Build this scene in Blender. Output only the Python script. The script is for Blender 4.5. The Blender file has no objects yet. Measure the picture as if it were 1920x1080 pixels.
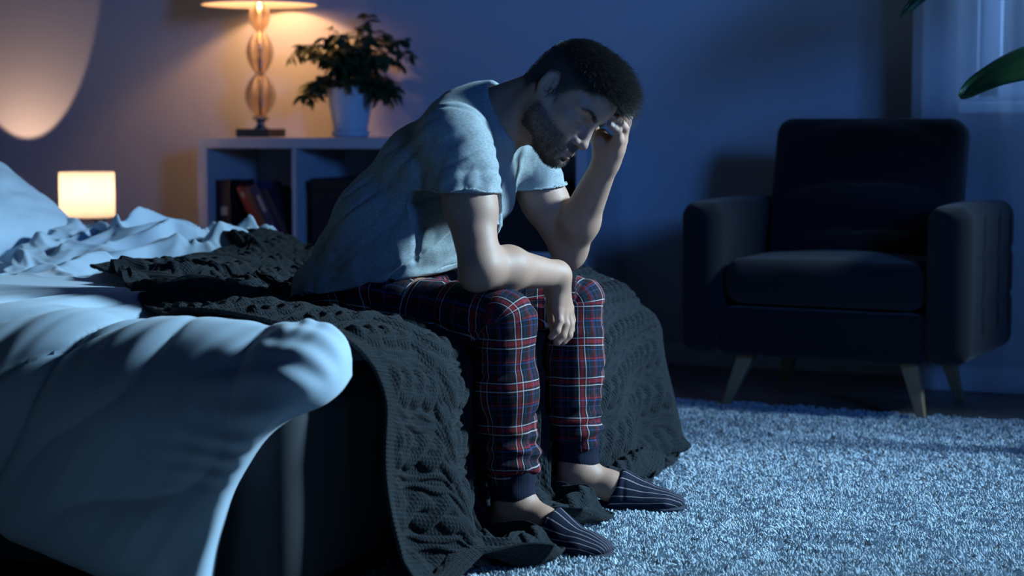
import bpy, bmesh, math, random
import numpy as np
from math import sin, cos, tan, pi, radians, sqrt, atan2, floor
from mathutils import Vector, Matrix

random.seed(4)
np.random.seed(4)
SC = bpy.context.scene
COL = SC.collection

# ------------------------------------------------------------------ camera
FPX = 3500.0                        # focal length in pixels of the 1920 px wide frame
YAW = radians(21.6)
PITCH = math.atan(305 / FPX)
CAM_H = 0.82
CAM = np.array([0.0, 0.0, CAM_H])
_fw = np.array([-sin(YAW) * cos(PITCH), cos(YAW) * cos(PITCH), -sin(PITCH)])
_rt = np.array([cos(YAW), sin(YAW), 0.0])
_up = np.cross(_rt, _fw)

cd = bpy.data.cameras.new('camera')
cd.sensor_width = 36.0
cd.lens = FPX / 1920 * 36.0
cd.clip_start = 0.05
cd.dof.use_dof = True
cd.dof.focus_distance = 3.75
cd.dof.aperture_fstop = 3.4
cam = bpy.data.objects.new('camera', cd)
COL.objects.link(cam)
cam.location = CAM
cam.rotation_euler = Matrix((_rt, _up, -_fw)).transposed().to_euler()
SC.camera = cam

# ------------------------------------------------------------------ colour management, world, lights
SC.view_settings.view_transform = 'Standard'
SC.view_settings.look = 'None'
SC.view_settings.gamma = 1.0
SC.view_settings.use_curve_mapping = False
SC.view_settings.exposure = 0.0

world = bpy.data.worlds.new('night')
SC.world = world
world.use_nodes = True
bgn = world.node_tree.nodes['Background']
bgn.inputs[0].default_value = (0.08, 0.24, 0.85, 1)
bgn.inputs[1].default_value = 0.012


def area_light(name, loc, target, size, power, color, size_y=None, spread=None):
    l = bpy.data.lights.new(name, 'AREA')
    l.shape = 'RECTANGLE'
    l.size = size
    l.size_y = size_y or size
    l.energy = power
    l.color = color
    if spread:
        l.spread = spread
    o = bpy.data.objects.new(name, l)
    COL.objects.link(o)
    o.location = loc
    d = Vector(target) - Vector(loc)
    o.rotation_euler = d.to_track_quat('-Z', 'Y').to_euler()
    return o


# unseen key and fill lights, set in front of openings added to the right wall
area_light('unseen_key_light', (2.45, 5.05, 2.7), (-1.3, 3.45, 0.5), 0.45, 58, (0.50, 0.79, 1.0), 0.6, spread=radians(52))
area_light('unseen_fill_light', (2.6, 0.1, 1.95), (-2.2, 6.1, 1.62), 0.75, 12.5, (0.08, 0.30, 1.0), 0.9, spread=radians(46))
area_light('moonlight_back_window', (0.2, 6.06, 1.55), (0.2, 3.0, 1.0), 1.6, 22, (0.22, 0.48, 1.0), 1.0)


# ------------------------------------------------------------------ helpers: projection, noise
def ray(px, py):
    return _fw + _rt * (px - 960) / FPX - _up * (py - 540) / FPX


def aty(px, py, y):
    r = ray(px, py)
    return CAM + r * y / r[1]


def atx(px, py, x):
    r = ray(px, py)
    return CAM + r * x / r[0]


def atz(px, py, z=0.0):
    r = ray(px, py)
    return CAM + r * (z - CAM_H) / r[2]


def _hash(ix, iy, iz, seed):
    n = (ix * 374761393 + iy * 668265263 + iz * 2147483647 + seed * 144665) & 0xffffffff
    n = ((n ^ (n >> 13)) * 1274126177) & 0xffffffff
    n = ((n ^ (n >> 16)) * 2246822519) & 0xffffffff
    return ((n ^ (n >> 15)) & 0xffffff) / float(0xffffff) * 2 - 1


def vnoise(x, y, z=0.0, seed=0):
    x, y, z = np.broadcast_arrays(np.asarray(x, float), np.asarray(y, float), np.asarray(z, float))
    ix, iy, iz = np.floor(x).astype(np.int64), np.floor(y).astype(np.int64), np.floor(z).astype(np.int64)
    fx, fy, fz = x - ix, y - iy, z - iz
    s = lambda t: t * t * t * (t * (t * 6 - 15) + 10)
    fx, fy, fz = s(fx), s(fy), s(fz)
    r = 0
    for dx in (0, 1):
        for dy in (0, 1):
            for dz in (0, 1):
                w = (fx if dx else 1 - fx) * (fy if dy else 1 - fy) * (fz if dz else 1 - fz)
                r = r + w * _hash(ix + dx, iy + dy, iz + dz, seed)
    return r


def fbm(x, y, z=0.0, seed=0, octs=3):
    a, f, r = 1.0, 1.0, 0
    for k in range(octs):
        r = r + a * vnoise(np.asarray(x) * f, np.asarray(y) * f, np.asarray(z) * f, seed + k)
        a *= 0.5
        f *= 2.03
    return r


def sstep(a, b, x):
    t = np.clip((x - a) / (b - a), 0, 1)
    return t * t * (3 - 2 * t)


# ------------------------------------------------------------------ helpers: materials
def srgb(r, g, b):
    f = lambda c: (c / 255 / 12.92) if c <= 10 else ((c / 255 + 0.055) / 1.055) ** 2.4
    return (f(r), f(g), f(b), 1)


def mat(name, color, rough=0.6, metal=0.0, sheen=0.0, bump=None, trans=0.0, ior=1.45, sss=0.0, spec=0.5, emit=None, vary=None, coat=0.0):
    """bump = (scale, distance, detail); vary = (scale, amount) of a soft natural variation in the colour"""
    m = bpy.data.materials.new(name)
    m.use_nodes = True
    nt = m.node_tree
    b = nt.nodes['Principled BSDF']
    c = tuple(color) if len(color) == 4 else tuple(color) + (1,)
    b.inputs['Base Color'].default_value = c
    b.inputs['Roughness'].default_value = rough
    b.inputs['Metallic'].default_value = metal
    b.inputs['IOR'].default_value = ior
    b.inputs['Specular IOR Level'].default_value = spec
    b.inputs['Transmission Weight'].default_value = trans
    b.inputs['Sheen Weight'].default_value = sheen
    b.inputs['Coat Weight'].default_value = coat
    if sss:
        b.inputs['Subsurface Weight'].default_value = sss
        b.inputs['Subsurface Radius'].default_value = (0.012, 0.004, 0.002)
        b.inputs['Subsurface Scale'].default_value = 1.0
    if emit:
        b.inputs['Emission Color'].default_value = tuple(emit[0]) + (1,)
        b.inputs['Emission Strength'].default_value = emit[1]
    tc = nt.nodes.new('ShaderNodeTexCoord')
    if bump:
        n = nt.nodes.new('ShaderNodeTexNoise')
        n.inputs['Scale'].default_value = bump[0]
        n.inputs['Detail'].default_value = bump[2] if len(bump) > 2 else 3
        nt.links.new(tc.outputs['Object'], n.inputs['Vector'])
        bp = nt.nodes.new('ShaderNodeBump')
        bp.inputs['Distance'].default_value = bump[1]
        bp.inputs['Strength'].default_value = 0.8
        nt.links.new(n.outputs['Fac'], bp.inputs['Height'])
        nt.links.new(bp.outputs['Normal'], b.inputs['Normal'])
    if vary:
        n = nt.nodes.new('ShaderNodeTexNoise')
        n.inputs['Scale'].default_value = vary[0]
        n.inputs['Detail'].default_value = 4
        nt.links.new(tc.outputs['Object'], n.inputs['Vector'])
        r = nt.nodes.new('ShaderNodeMapRange')
        r.inputs[3].default_value = 1 - vary[1]
        r.inputs[4].default_value = 1 + vary[1]
        nt.links.new(n.outputs['Fac'], r.inputs[0])
        h = nt.nodes.new('ShaderNodeHueSaturation')
        h.inputs['Color'].default_value = c
        nt.links.new(r.outputs[0], h.inputs['Value'])
        nt.links.new(h.outputs[0], b.inputs['Base Color'])
    return m


M = {}
M['wall'] = mat('wall_paint', (0.46, 0.46, 0.49), 0.85, bump=(90, 0.0006))
M['white_paint'] = mat('white_paint', (0.72, 0.72, 0.74), 0.5)
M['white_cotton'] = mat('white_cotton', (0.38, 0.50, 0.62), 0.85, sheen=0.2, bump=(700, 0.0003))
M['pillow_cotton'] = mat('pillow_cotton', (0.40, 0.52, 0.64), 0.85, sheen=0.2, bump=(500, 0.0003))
M['bed_fabric'] = mat('bed_fabric', (0.03, 0.035, 0.045), 0.9, spec=.25, sheen=0.3, bump=(900, 0.0004))
M['chair_fabric'] = mat('chair_fabric', (0.0075, 0.0085, 0.013), 0.95, spec=.3, sheen=0.08, bump=(800, 0.0005), vary=(6, 0.2))
M['oak'] = mat('oak', (0.26, 0.18, 0.10), 0.5, bump=(60, 0.0005))
M['shelf'] = mat('shelf_laminate', (0.50, 0.50, 0.54), 0.4)
M['black_metal'] = mat('black_metal', (0.02, 0.02, 0.02), 0.4, metal=0.6)
M['chrome'] = mat('chrome', (0.42, 0.42, 0.43), 0.12, metal=1.0)
M['leaf'] = mat('leaf', (0.025, 0.055, 0.018), 0.45, vary=(30, 0.35))
M['big_leaf'] = mat('big_leaf', (0.012, 0.040, 0.014), 0.35, vary=(12, 0.25), bump=(30, 0.001))
M['bark'] = mat('bark', (0.10, 0.07, 0.045), 0.8, bump=(80, 0.001))
M['soil'] = mat('soil', (0.03, 0.02, 0.015), 0.95, bump=(120, 0.004))
M['pot'] = mat('pot_plastic', (0.62, 0.66, 0.72), 0.35)
M['skin'] = mat('skin', (0.35, 0.20, 0.14), 0.58, sss=0.12, bump=(420, 0.00035), vary=(25, 0.10))
M['hair'] = mat('hair', (0.050, 0.044, 0.038), 0.38)
M['beard'] = mat('beard', (0.045, 0.030, 0.020), 0.5)
M['navy_rib'] = mat('navy_rib', (0.007, 0.010, 0.024), 0.9, spec=.2, bump=(500, 0.0008))
M['nail'] = mat('nail', (0.66, 0.46, 0.40), 0.3)
M['sole'] = mat('slipper_sole', (0.012, 0.016, 0.032), 0.8)


# ------------------------------------------------------------------ helpers: objects
def tag(o, label=None, cat=None, group=None, kind=None):
    if label: o['label'] = label
    if cat: o['category'] = cat
    if group: o['group'] = group
    if kind: o['kind'] = kind
    return o


def empty(name, loc=(0, 0, 0), label=None, cat=None, group=None, rz=0):
    o = bpy.data.objects.new(name, None)
    o.empty_display_size = 0.1
    o.location = loc
    o.rotation_euler = (0, 0, rz)
    COL.objects.link(o)
    return tag(o, label, cat, group)


def link(name, me, material=None, parent=None, smooth=True):
    """mesh given in world coordinates; a parent empty keeps it in place"""
    if material:
        me.materials.append(material)
    o = bpy.data.objects.new(name, me)
    COL.objects.link(o)
    if parent:
        o.parent = parent
        if parent.type == 'EMPTY':
            o.matrix_parent_inverse = Matrix.LocRotScale(parent.location, parent.rotation_euler, None).inverted()
    if smooth:
        me.shade_smooth()
    return o


def np_mesh(name, V, Fq):
    V = np.asarray(V, np.float32)
    me = bpy.data.meshes.new(name)
    if isinstance(Fq, np.ndarray):
        n, k = Fq.shape
        me.vertices.add(len(V))
        me.vertices.foreach_set('co', V.ravel())
        me.loops.add(n * k)
        me.loops.foreach_set('vertex_index', Fq.astype(np.int32).ravel())
        me.polygons.add(n)
        me.polygons.foreach_set('loop_start', np.arange(0, n * k, k, dtype=np.int32))
        me.update(calc_edges=True)
        me.validate()
    else:
        me.from_pydata([tuple(map(float, v)) for v in V], [], Fq)
        me.update()
    return me


def grid_faces(nu, nv, close_u=False, close_v=False):
    iu = np.arange(nu if close_u else nu - 1)
    iv = np.arange(nv if close_v else nv - 1)
    a, b = np.meshgrid(iu, iv, indexing='ij')
    a2, b2 = (a + 1) % nu, (b + 1) % nv
    return np.stack([a * nv + b, a2 * nv + b, a2 * nv + b2, a * nv + b2], -1).reshape(-1, 4)


def bm_new():
    return bmesh.new()


def bm_done(name, bm, material, parent=None, smooth=False, bevel=0.0, seg=2):
    bmesh.ops.recalc_face_normals(bm, faces=bm.faces)
    me = bpy.data.meshes.new(name)
    bm.to_mesh(me)
    bm.free()
    o = link(name, me, material, parent, smooth)
    if bevel:
        md = o.modifiers.new('bevel', 'BEVEL')
        md.width = bevel
        md.segments = seg
        md.limit_method = 'ANGLE'
        me.shade_smooth()
        wn = o.modifiers.new('wn', 'WEIGHTED_NORMAL')
        wn.keep_sharp = True
    return o


def add_box(bm, lo, hi, rot=None, origin=None):
    lo, hi = Vector(lo), Vector(hi)
    c, s = (lo + hi) / 2, hi - lo
    mtx = Matrix.Translation(c) @ Matrix.Diagonal((s.x, s.y, s.z, 1))
    if rot is not None:
        o = Vector(origin)
        mtx = Matrix.Translation(o) @ rot.to_4x4() @ Matrix.Translation(-o) @ mtx
    bmesh.ops.create_cube(bm, size=1, matrix=mtx)


def box(name, lo, hi, material, parent=None, bevel=0.0, seg=2, rot=None, origin=None):
    bm = bm_new()
    add_box(bm, lo, hi, rot, origin)
    return bm_done(name, bm, material, parent, bevel=bevel, seg=seg)


def add_tube(bm, pts, radii, n=12, cap=True, squash=None):
    pts = [Vector(p) for p in pts]
    rings = []
    prev = None
    for i, p in enumerate(pts):
        d = (pts[min(i + 1, len(pts) - 1)] - pts[max(i - 1, 0)]).normalized()
        ref = prev if prev is not None else (Vector((0, 0, 1)) if abs(d.z) < 0.9 else Vector((1, 0, 0)))
        a = (ref - d * ref.dot(d)).normalized()
        b = d.cross(a)
        prev = a
        r = radii[i] if hasattr(radii, '__len__') else radii
        rings.append([bm.verts.new(p + (a * cos(2 * pi * k / n) + b * sin(2 * pi * k / n)) * r) for k in range(n)])
    for i in range(len(rings) - 1):
        for k in range(n):
            bm.faces.new((rings[i][k], rings[i][(k + 1) % n], rings[i + 1][(k + 1) % n], rings[i + 1][k]))
    if cap:
        bm.faces.new(rings[0][::-1])
        bm.faces.new(rings[-1])


def add_lathe(bm, prof, center, n=40, close_top=False, close_bottom=False):
    cx, cy, cz = center
    rings = []
    for r, z in prof:
        rings.append([bm.verts.new((cx + r * cos(2 * pi * k / n), cy + r * sin(2 * pi * k / n), cz + z)) for k in range(n)])
    for i in range(len(rings) - 1):
        for k in range(n):
            bm.faces.new((rings[i][k], rings[i][(k + 1) % n], rings[i + 1][(k + 1) % n], rings[i + 1][k]))
    if close_bottom: bm.faces.new(rings[0][::-1])
    if close_top: bm.faces.new(rings[-1])


# ------------------------------------------------------------------ the room
WY = 6.13          # back wall
WY2 = 5.84         # its projecting part behind the curtain
XJ = -0.955         # where it projects
XL, XR = -5.4, 2.7
CEIL = 3.5
box('floor', (XL - .1, -2.5, -0.1), (XR + .1, WY + .2, 0), None)
fl = bpy.data.objects['floor']
tag(fl, kind='structure')


def floor_material():
    m = bpy.data.materials.new('wood_floor')
    m.use_nodes = True
    nt = m.node_tree
    b = nt.nodes['Principled BSDF']
    tc = nt.nodes.new('ShaderNodeTexCoord')
    br = nt.nodes.new('ShaderNodeTexBrick')
    br.inputs['Scale'].default_value = 1.0
    br.inputs['Brick Width'].default_value = 1.2
    br.inputs['Row Height'].default_value = 0.14
    br.inputs['Mortar Size'].default_value = 0.0015
    br.inputs['Color1'].default_value = (0.20, 0.17, 0.15, 1)
    br.inputs['Color2'].default_value = (0.25, 0.215, 0.19, 1)
    br.inputs['Mortar'].default_value = (0.03, 0.025, 0.02, 1)
    nt.links.new(tc.outputs['Object'], br.inputs['Vector'])
    wv = nt.nodes.new('ShaderNodeTexNoise')
    mp = nt.nodes.new('ShaderNodeMapping')
    mp.inputs['Scale'].default_value = (3, 60, 1)
    nt.links.new(tc.outputs['Object'], mp.inputs['Vector'])
    nt.links.new(mp.outputs[0], wv.inputs['Vector'])
    mx = nt.nodes.new('ShaderNodeMix')
    mx.data_type = 'RGBA'
    mx.blend_type = 'MULTIPLY'
    mx.inputs[0].default_value = 0.5
    nt.links.new(br.outputs['Color'], mx.inputs[6])
    nt.links.new(wv.outputs['Fac'], mx.inputs[7])
    nt.links.new(mx.outputs[2], b.inputs['Base Color'])
    b.inputs['Roughness'].default_value = 0.38
    return m


fl.data.materials.clear()
fl.data.materials.append(floor_material())
for nm, lo, hi in (('wall_back', (XL - .1, WY, 0), (XJ, WY + .12, CEIL)),
                   ('wall_left', (XL - .1, -2.5, 0), (XL, WY, CEIL)),):
    tag(box(nm, lo, hi, M['wall']), kind='structure')

# projecting piece of the back wall with the window opening above the sill
WX0, WX1, WZ0, WZ1 = -0.79, 1.3, 0.905, 2.3
bm = bm_new()
add_box(bm, (XJ, WY2, 0), (WX0, WY + .12, CEIL))
add_box(bm, (WX1, WY2, 0), (XR, WY + .12, CEIL))
add_box(bm, (WX0, WY2, 0), (WX1, WY + .12, WZ0))
add_box(bm, (WX0, WY2, WZ1), (WX1, WY + .12, CEIL))
tag(bm_done('wall_window', bm, M['wall']), kind='structure')
# right wall, out of view, with two openings added for the side lights
bm = bm_new()
ops = [(-0.5, 0.75), (4.45, 5.65)]
for a, b in ((-2.5, -0.5), (0.75, 4.45), (5.65, WY + .12)):
    add_box(bm, (XR, a, 0), (XR + .12, b, CEIL))
for a, b in ops:
    add_box(bm, (XR, a, 0), (XR + .12, b, 1.1))
    add_box(bm, (XR, a, 3.3), (XR + .12, b, CEIL))
tag(bm_done('wall_right', bm, M['wall']), kind='structure')
# window 1: frame, mullion, glass in the projecting wall
w = empty('window_1', (WX0, WY2 + .1, WZ0))
tag(w, kind='structure')
bm = bm_new()
for a, b in (((WX0, WY2 + .08, WZ0), (WX0 + .06, WY2 + .14, WZ1)), ((WX1 - .06, WY2 + .08, WZ0), (WX1, WY2 + .14, WZ1)),
             ((WX0, WY2 + .08, WZ0), (WX1, WY2 + .14, WZ0 + .06)), ((WX0, WY2 + .08, WZ1 - .06), (WX1, WY2 + .14, WZ1)),
             ((WX0 + .8, WY2 + .08, WZ0), (WX0 + .87, WY2 + .14, WZ1))):
    add_box(bm, a, b)
bm_done('window_frame', bm, M['white_paint'], w, bevel=.006)
box('window_sill', (WX0 - .05, WY2 - .035, WZ0 - .05), (WX1 + .05, WY2 + .10, WZ0 - .015), M['white_paint'], w, bevel=.006)
gl = bpy.data.materials.new('window_glass')
gl.use_nodes = True
gl.node_tree.nodes.clear()
_o = gl.node_tree.nodes.new('ShaderNodeOutputMaterial')
_t = gl.node_tree.nodes.new('ShaderNodeBsdfTransparent')
_g = gl.node_tree.nodes.new('ShaderNodeBsdfGlossy'); _g.inputs['Roughness'].default_value = .02
_m = gl.node_tree.nodes.new('ShaderNodeMixShader'); _m.inputs[0].default_value = .08
gl.node_tree.links.new(_t.outputs[0], _m.inputs[1]); gl.node_tree.links.new(_g.outputs[0], _m.inputs[2])
gl.node_tree.links.new(_m.outputs[0], _o.inputs[0])
box('window_pane', (WX0 + .06, WY2 + .105, WZ0 + .06), (WX1 - .06, WY2 + .112, WZ1 - .06), gl, w)
for nm, lo, hi in (('baseboard_back', (XL, WY - .016, 0), (XJ, WY, .078)),
                   ('baseboard_window', (XJ - .016, WY2 - .016, 0), (XR, WY2, .078)),
                   ('baseboard_left', (XL, -2.5, 0), (XL + .016, WY - .016, .078))):
    tag(box(nm, lo, hi, M['white_paint'], bevel=.005), kind='structure')


# sheer curtain hanging in front of the window
def curtain(name, x0, x1, yc, z0, z1, seed, amp=.022):
    nx, nz = int((x1 - x0) / .004), 40
    xs = np.linspace(x0, x1, nx)
    zs = np.linspace(z0, z1, nz)
    X, Z = np.meshgrid(xs, zs, indexing='ij')
    w_ = vnoise(X * 3.2, 0, 0, seed) * 1.6 + Z * 0.0
    Y = yc + amp * np.sin(X * 62 + 3 * w_) * (0.6 + 0.4 * vnoise(X * 5, Z * .4, 0, seed + 3)) + 0.006 * vnoise(X * 30, Z * 1.0, 0, seed + 9)
    V = np.stack([X, Y, Z], -1).reshape(-1, 3)
    return np_mesh(name, V, grid_faces(nx, nz))


def sheer_mat():
    m = bpy.data.materials.new('sheer_voile')
    m.use_nodes = True
    nt = m.node_tree
    nt.nodes.clear()
    out = nt.nodes.new('ShaderNodeOutputMaterial')
    d = nt.nodes.new('ShaderNodeBsdfDiffuse'); d.inputs[0].default_value = (.75, .77, .80, 1)
    t = nt.nodes.new('ShaderNodeBsdfTranslucent'); t.inputs[0].default_value = (.75, .77, .80, 1)
    tr = nt.nodes.new('ShaderNodeBsdfTransparent')
    a = nt.nodes.new('ShaderNodeMixShader'); a.inputs[0].default_value = .5
    b = nt.nodes.new('ShaderNodeMixShader')
    lw = nt.nodes.new('ShaderNodeLayerWeight'); lw.inputs[0].default_value = 0.25
    mr = nt.nodes.new('ShaderNodeMapRange'); mr.inputs[3].default_value = 0.42; mr.inputs[4].default_value = 0.95
    nt.links.new(lw.outputs['Facing'], mr.inputs[0])
    nt.links.new(d.outputs[0], a.inputs[1]); nt.links.new(t.outputs[0], a.inputs[2])
    nt.links.new(mr.outputs[0], b.inputs[0])
    nt.links.new(tr.outputs[0], b.inputs[1]); nt.links.new(a.outputs[0], b.inputs[2])
    nt.links.new(b.outputs[0], out.inputs[0])
    return m


M['sheer'] = sheer_mat()
cu = empty('sheer_curtain', (-0.1, 5.79, 0), 'pale sheer floor-length curtain hanging before the window behind the armchair', 'curtain')
link('curtain_panel', curtain('curtain_panel', -0.975, 0.9, 5.775, 0.012, 2.5, 5), M['sheer'], cu)
bm = bm_new()
add_tube(bm, [(-1.02, 5.775, 2.52), (1.5, 5.775, 2.52)], .014, 12)
bm_done('curtain_rod', bm, M['white_paint'], cu, smooth=True)


# ------------------------------------------------------------------ signed-distance modelling (bodies, clothes, cushions)
class Field:
    def __init__(s, lo, hi, h):
        s.lo = np.array(lo, np.float32)
        s.h = h
        s.n = np.ceil((np.array(hi) - np.array(lo)) / h).astype(int) + 1
        s.a = np.full(s.n, 0.08, np.float32)

    def block(s, lo, hi):
        i0 = np.clip(np.floor((np.array(lo) - s.lo) / s.h).astype(int), 0, s.n)
        i1 = np.clip(np.ceil((np.array(hi) - s.lo) / s.h).astype(int) + 1, 0, s.n)
        if (i1 <= i0).any():
            return None, None
        sl = tuple(slice(a, b) for a, b in zip(i0, i1))
        ax = [(s.lo[k] + s.h * np.arange(i0[k], i1[k])).astype(np.float32) for k in range(3)]
        X = ax[0][:, None, None]
        Y = ax[1][None, :, None]
        Z = ax[2][None, None, :]
        return sl, (X, Y, Z)

    def apply(s, prim, k=0.01, mode='add'):
        fn, lo, hi = prim
        m = 0.02 + k
        sl, P = s.block(np.array(lo) - m, np.array(hi) + m)
        if sl is None: return s
        d = fn(P).astype(np.float32)
        a = s.a[sl]
        if mode == 'add':
            hh = np.maximum(k - np.abs(a - d), 0) / max(k, 1e-6)
            s.a[sl] = np.minimum(a, d) - hh * hh * k * 0.25
        elif mode == 'sub':
            d = -d
            hh = np.maximum(k - np.abs(a - d), 0) / max(k, 1e-6)
            s.a[sl] = np.maximum(a, d) + hh * hh * k * 0.25
        return s

    def add(s, prim, k=0.01): return s.apply(prim, k, 'add')
    def sub(s, prim, k=0.003): return s.apply(prim, k, 'sub')

    def mesh(s):
        a = s.a
        inside = a < 0
        nx, ny, nz = a.shape
        cnt = np.zeros((nx - 1, ny - 1, nz - 1), np.uint8)
        for i in (0, 1):
            for j in (0, 1):
                for k in (0, 1):
                    cnt += inside[i:nx - 1 + i, j:ny - 1 + j, k:nz - 1 + k]
        act = (cnt > 0) & (cnt < 8)
        idx = np.full(cnt.shape, -1, np.int32)
        ci, cj, ck = np.nonzero(act)
        idx[ci, cj, ck] = np.arange(len(ci))
        corners = {}
        for i in (0, 1):
            for j in (0, 1):
                for k in (0, 1):
                    corners[i, j, k] = a[ci + i, cj + j, ck + k]
        acc = np.zeros((len(ci), 3), np.float64)
        num = np.zeros(len(ci))
        for ax in range(3):
            for p in (0, 1):
                for q in (0, 1):
                    c0 = [0, 0, 0]; c1 = [0, 0, 0]
                    o = [x for x in range(3) if x != ax]
                    c0[o[0]] = c1[o[0]] = p
                    c0[o[1]] = c1[o[1]] = q
                    c1[ax] = 1
                    v0, v1 = corners[tuple(c0)], corners[tuple(c1)]
                    cr = (v0 < 0) != (v1 < 0)
                    t = np.where(cr, v0 / np.where(cr, v0 - v1, 1), 0)
                    pt = np.zeros((len(ci), 3))
                    pt[:, o[0]] = p
                    pt[:, o[1]] = q
                    pt[:, ax] = t
                    acc += pt * cr[:, None]
                    num += cr
        V = (acc / num[:, None] + np.stack([ci, cj, ck], -1)) * s.h + s.lo
        faces = []
        # x edges
        for ax in range(3):
            sl0 = [slice(1, -1)] * 3; sl1 = [slice(1, -1)] * 3
            sl0[ax] = slice(0, -1); sl1[ax] = slice(1, None)
            A, B = inside[tuple(sl0)], inside[tuple(sl1)]
            for flip, msk in ((False, A & ~B), (True, ~A & B)):
                e = np.array(np.nonzero(msk))
                o = [x for x in range(3) if x != ax]
                base = e.copy()
                for x in o: base[x] += 1
                q = []
                for du, dv in ((0, 0), (-1, 0), (-1, -1), (0, -1)):
                    c = base.copy()
                    c[o[0]] += du
                    c[o[1]] += dv
                    q.append(idx[c[0], c[1], c[2]])
                q = np.stack(q, -1)
                if (ax == 1) != flip:
                    q = q[:, ::-1]
                faces.append(q)
        Fq = np.concatenate(faces)
        Fq = Fq[(Fq >= 0).all(1)]
        return V, Fq


def rcone(p0, p1, r0, r1):
    """tapered limb segment with round ends"""
    p0, p1 = np.array(p0, np.float32), np.array(p1, np.float32)
    ba = p1 - p0
    L2 = float(ba @ ba) + 1e-9

    def fn(P):
        X, Y, Z = P
        h = np.clip(((X - p0[0]) * ba[0] + (Y - p0[1]) * ba[1] + (Z - p0[2]) * ba[2]) / L2, 0, 1)
        d = np.sqrt((X - p0[0] - ba[0] * h) ** 2 + (Y - p0[1] - ba[1] * h) ** 2 + (Z - p0[2] - ba[2] * h) ** 2)
        return d - (r0 + (r1 - r0) * h)
    R = max(r0, r1)
    return fn, np.minimum(p0, p1) - R, np.maximum(p0, p1) + R


def ell(c, r, R=None):
    """ellipsoid; R rows are its axes in world space"""
    c = np.array(c, np.float32)
    R = np.eye(3) if R is None else np.array(R, float)
    r = np.array(r, float)

    def fn(P):
        X, Y, Z = P[0] - c[0], P[1] - c[1], P[2] - c[2]
        s1 = 0; s2 = 0
        for k in range(3):
            q = X * R[k][0] + Y * R[k][1] + Z * R[k][2]
            s1 = s1 + (q / r[k]) ** 2
            s2 = s2 + (q / r[k] ** 2) ** 2
        k0 = np.sqrt(s1)
        return k0 * (k0 - 1) / np.maximum(np.sqrt(s2), 1e-6)
    e = np.sqrt(((R * r[:, None]) ** 2).sum(0))
    return fn, c - e, c + e


def eseg(p0, p1, a0, b0, a1, b1, lat, cap=0.6):
    """segment with elliptical section: a along lat, b along the third axis"""
    p0, p1 = np.array(p0, float), np.array(p1, float)
    ax = p1 - p0
    L = np.linalg.norm(ax)
    ax = ax / L
    lat = np.array(lat, float)
    lat = lat - ax * (lat @ ax)
    lat /= np.linalg.norm(lat)
    nr = np.cross(ax, lat)

    def fn(P):
        X, Y, Z = P[0] - p0[0], P[1] - p0[1], P[2] - p0[2]
        w = X * ax[0] + Y * ax[1] + Z * ax[2]
        h = np.clip(w / L, 0, 1)
        u = X * lat[0] + Y * lat[1] + Z * lat[2]
        v = X * nr[0] + Y * nr[1] + Z * nr[2]
        w = w - h * L
        a = a0 + (a1 - a0) * h
        b = b0 + (b1 - b0) * h
        c = np.minimum(a, b) * cap
        k0 = np.sqrt((u / a) ** 2 + (v / b) ** 2 + (w / c) ** 2)
        k1 = np.sqrt((u / a ** 2) ** 2 + (v / b ** 2) ** 2 + (w / c ** 2) ** 2)
        return k0 * (k0 - 1) / np.maximum(k1, 1e-6)
    R = max(a0, b0, a1, b1)
    return fn, np.minimum(p0, p1) - R, np.maximum(p0, p1) + R


def halfspace(pt, nrm, lo, hi):
    """solid on the side the normal points to, inside the given box"""
    pt, nrm = np.array(pt, float), np.array(nrm, float)
    nrm = nrm / np.linalg.norm(nrm)

    def fn(P):
        return -((P[0] - pt[0]) * nrm[0] + (P[1] - pt[1]) * nrm[1] + (P[2] - pt[2]) * nrm[2])
    return fn, lo, hi


def rbox(c, half, r, R=None):
    """rounded box"""
    c = np.array(c, float); half = np.array(half, float)
    R = np.eye(3) if R is None else np.array(R, float)

    def fn(P):
        X, Y, Z = P[0] - c[0], P[1] - c[1], P[2] - c[2]
        q = []
        for k in range(3):
            q.append(np.abs(X * R[k][0] + Y * R[k][1] + Z * R[k][2]) - (half[k] - r))
        o = np.sqrt(sum(np.maximum(x, 0) ** 2 for x in q))
        return o + np.minimum(np.maximum(np.maximum(q[0], q[1]), q[2]), 0) - r
    e = np.abs(R * half[:, None]).sum(0)
    return fn, c - e, c + e


def vnormals(V, Fq):
    n = np.cross(V[Fq[:, 2]] - V[Fq[:, 0]], V[Fq[:, 3]] - V[Fq[:, 1]])
    N = np.zeros_like(V)
    for k in range(4):
        np.add.at(N, Fq[:, k], n)
    return N / (np.linalg.norm(N, axis=1)[:, None] + 1e-12)

# ------------------------------------------------------------------ bed
BX0, BX1 = -3.50, -1.47          # head and foot of the bed base
BY0, BY1 = 2.725, 4.46
bed = empty('bed', ((BX0 + BX1) / 2, (BY0 + BY1) / 2, 0), 'dark grey upholstered double bed the man sits on', 'bed')


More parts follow.
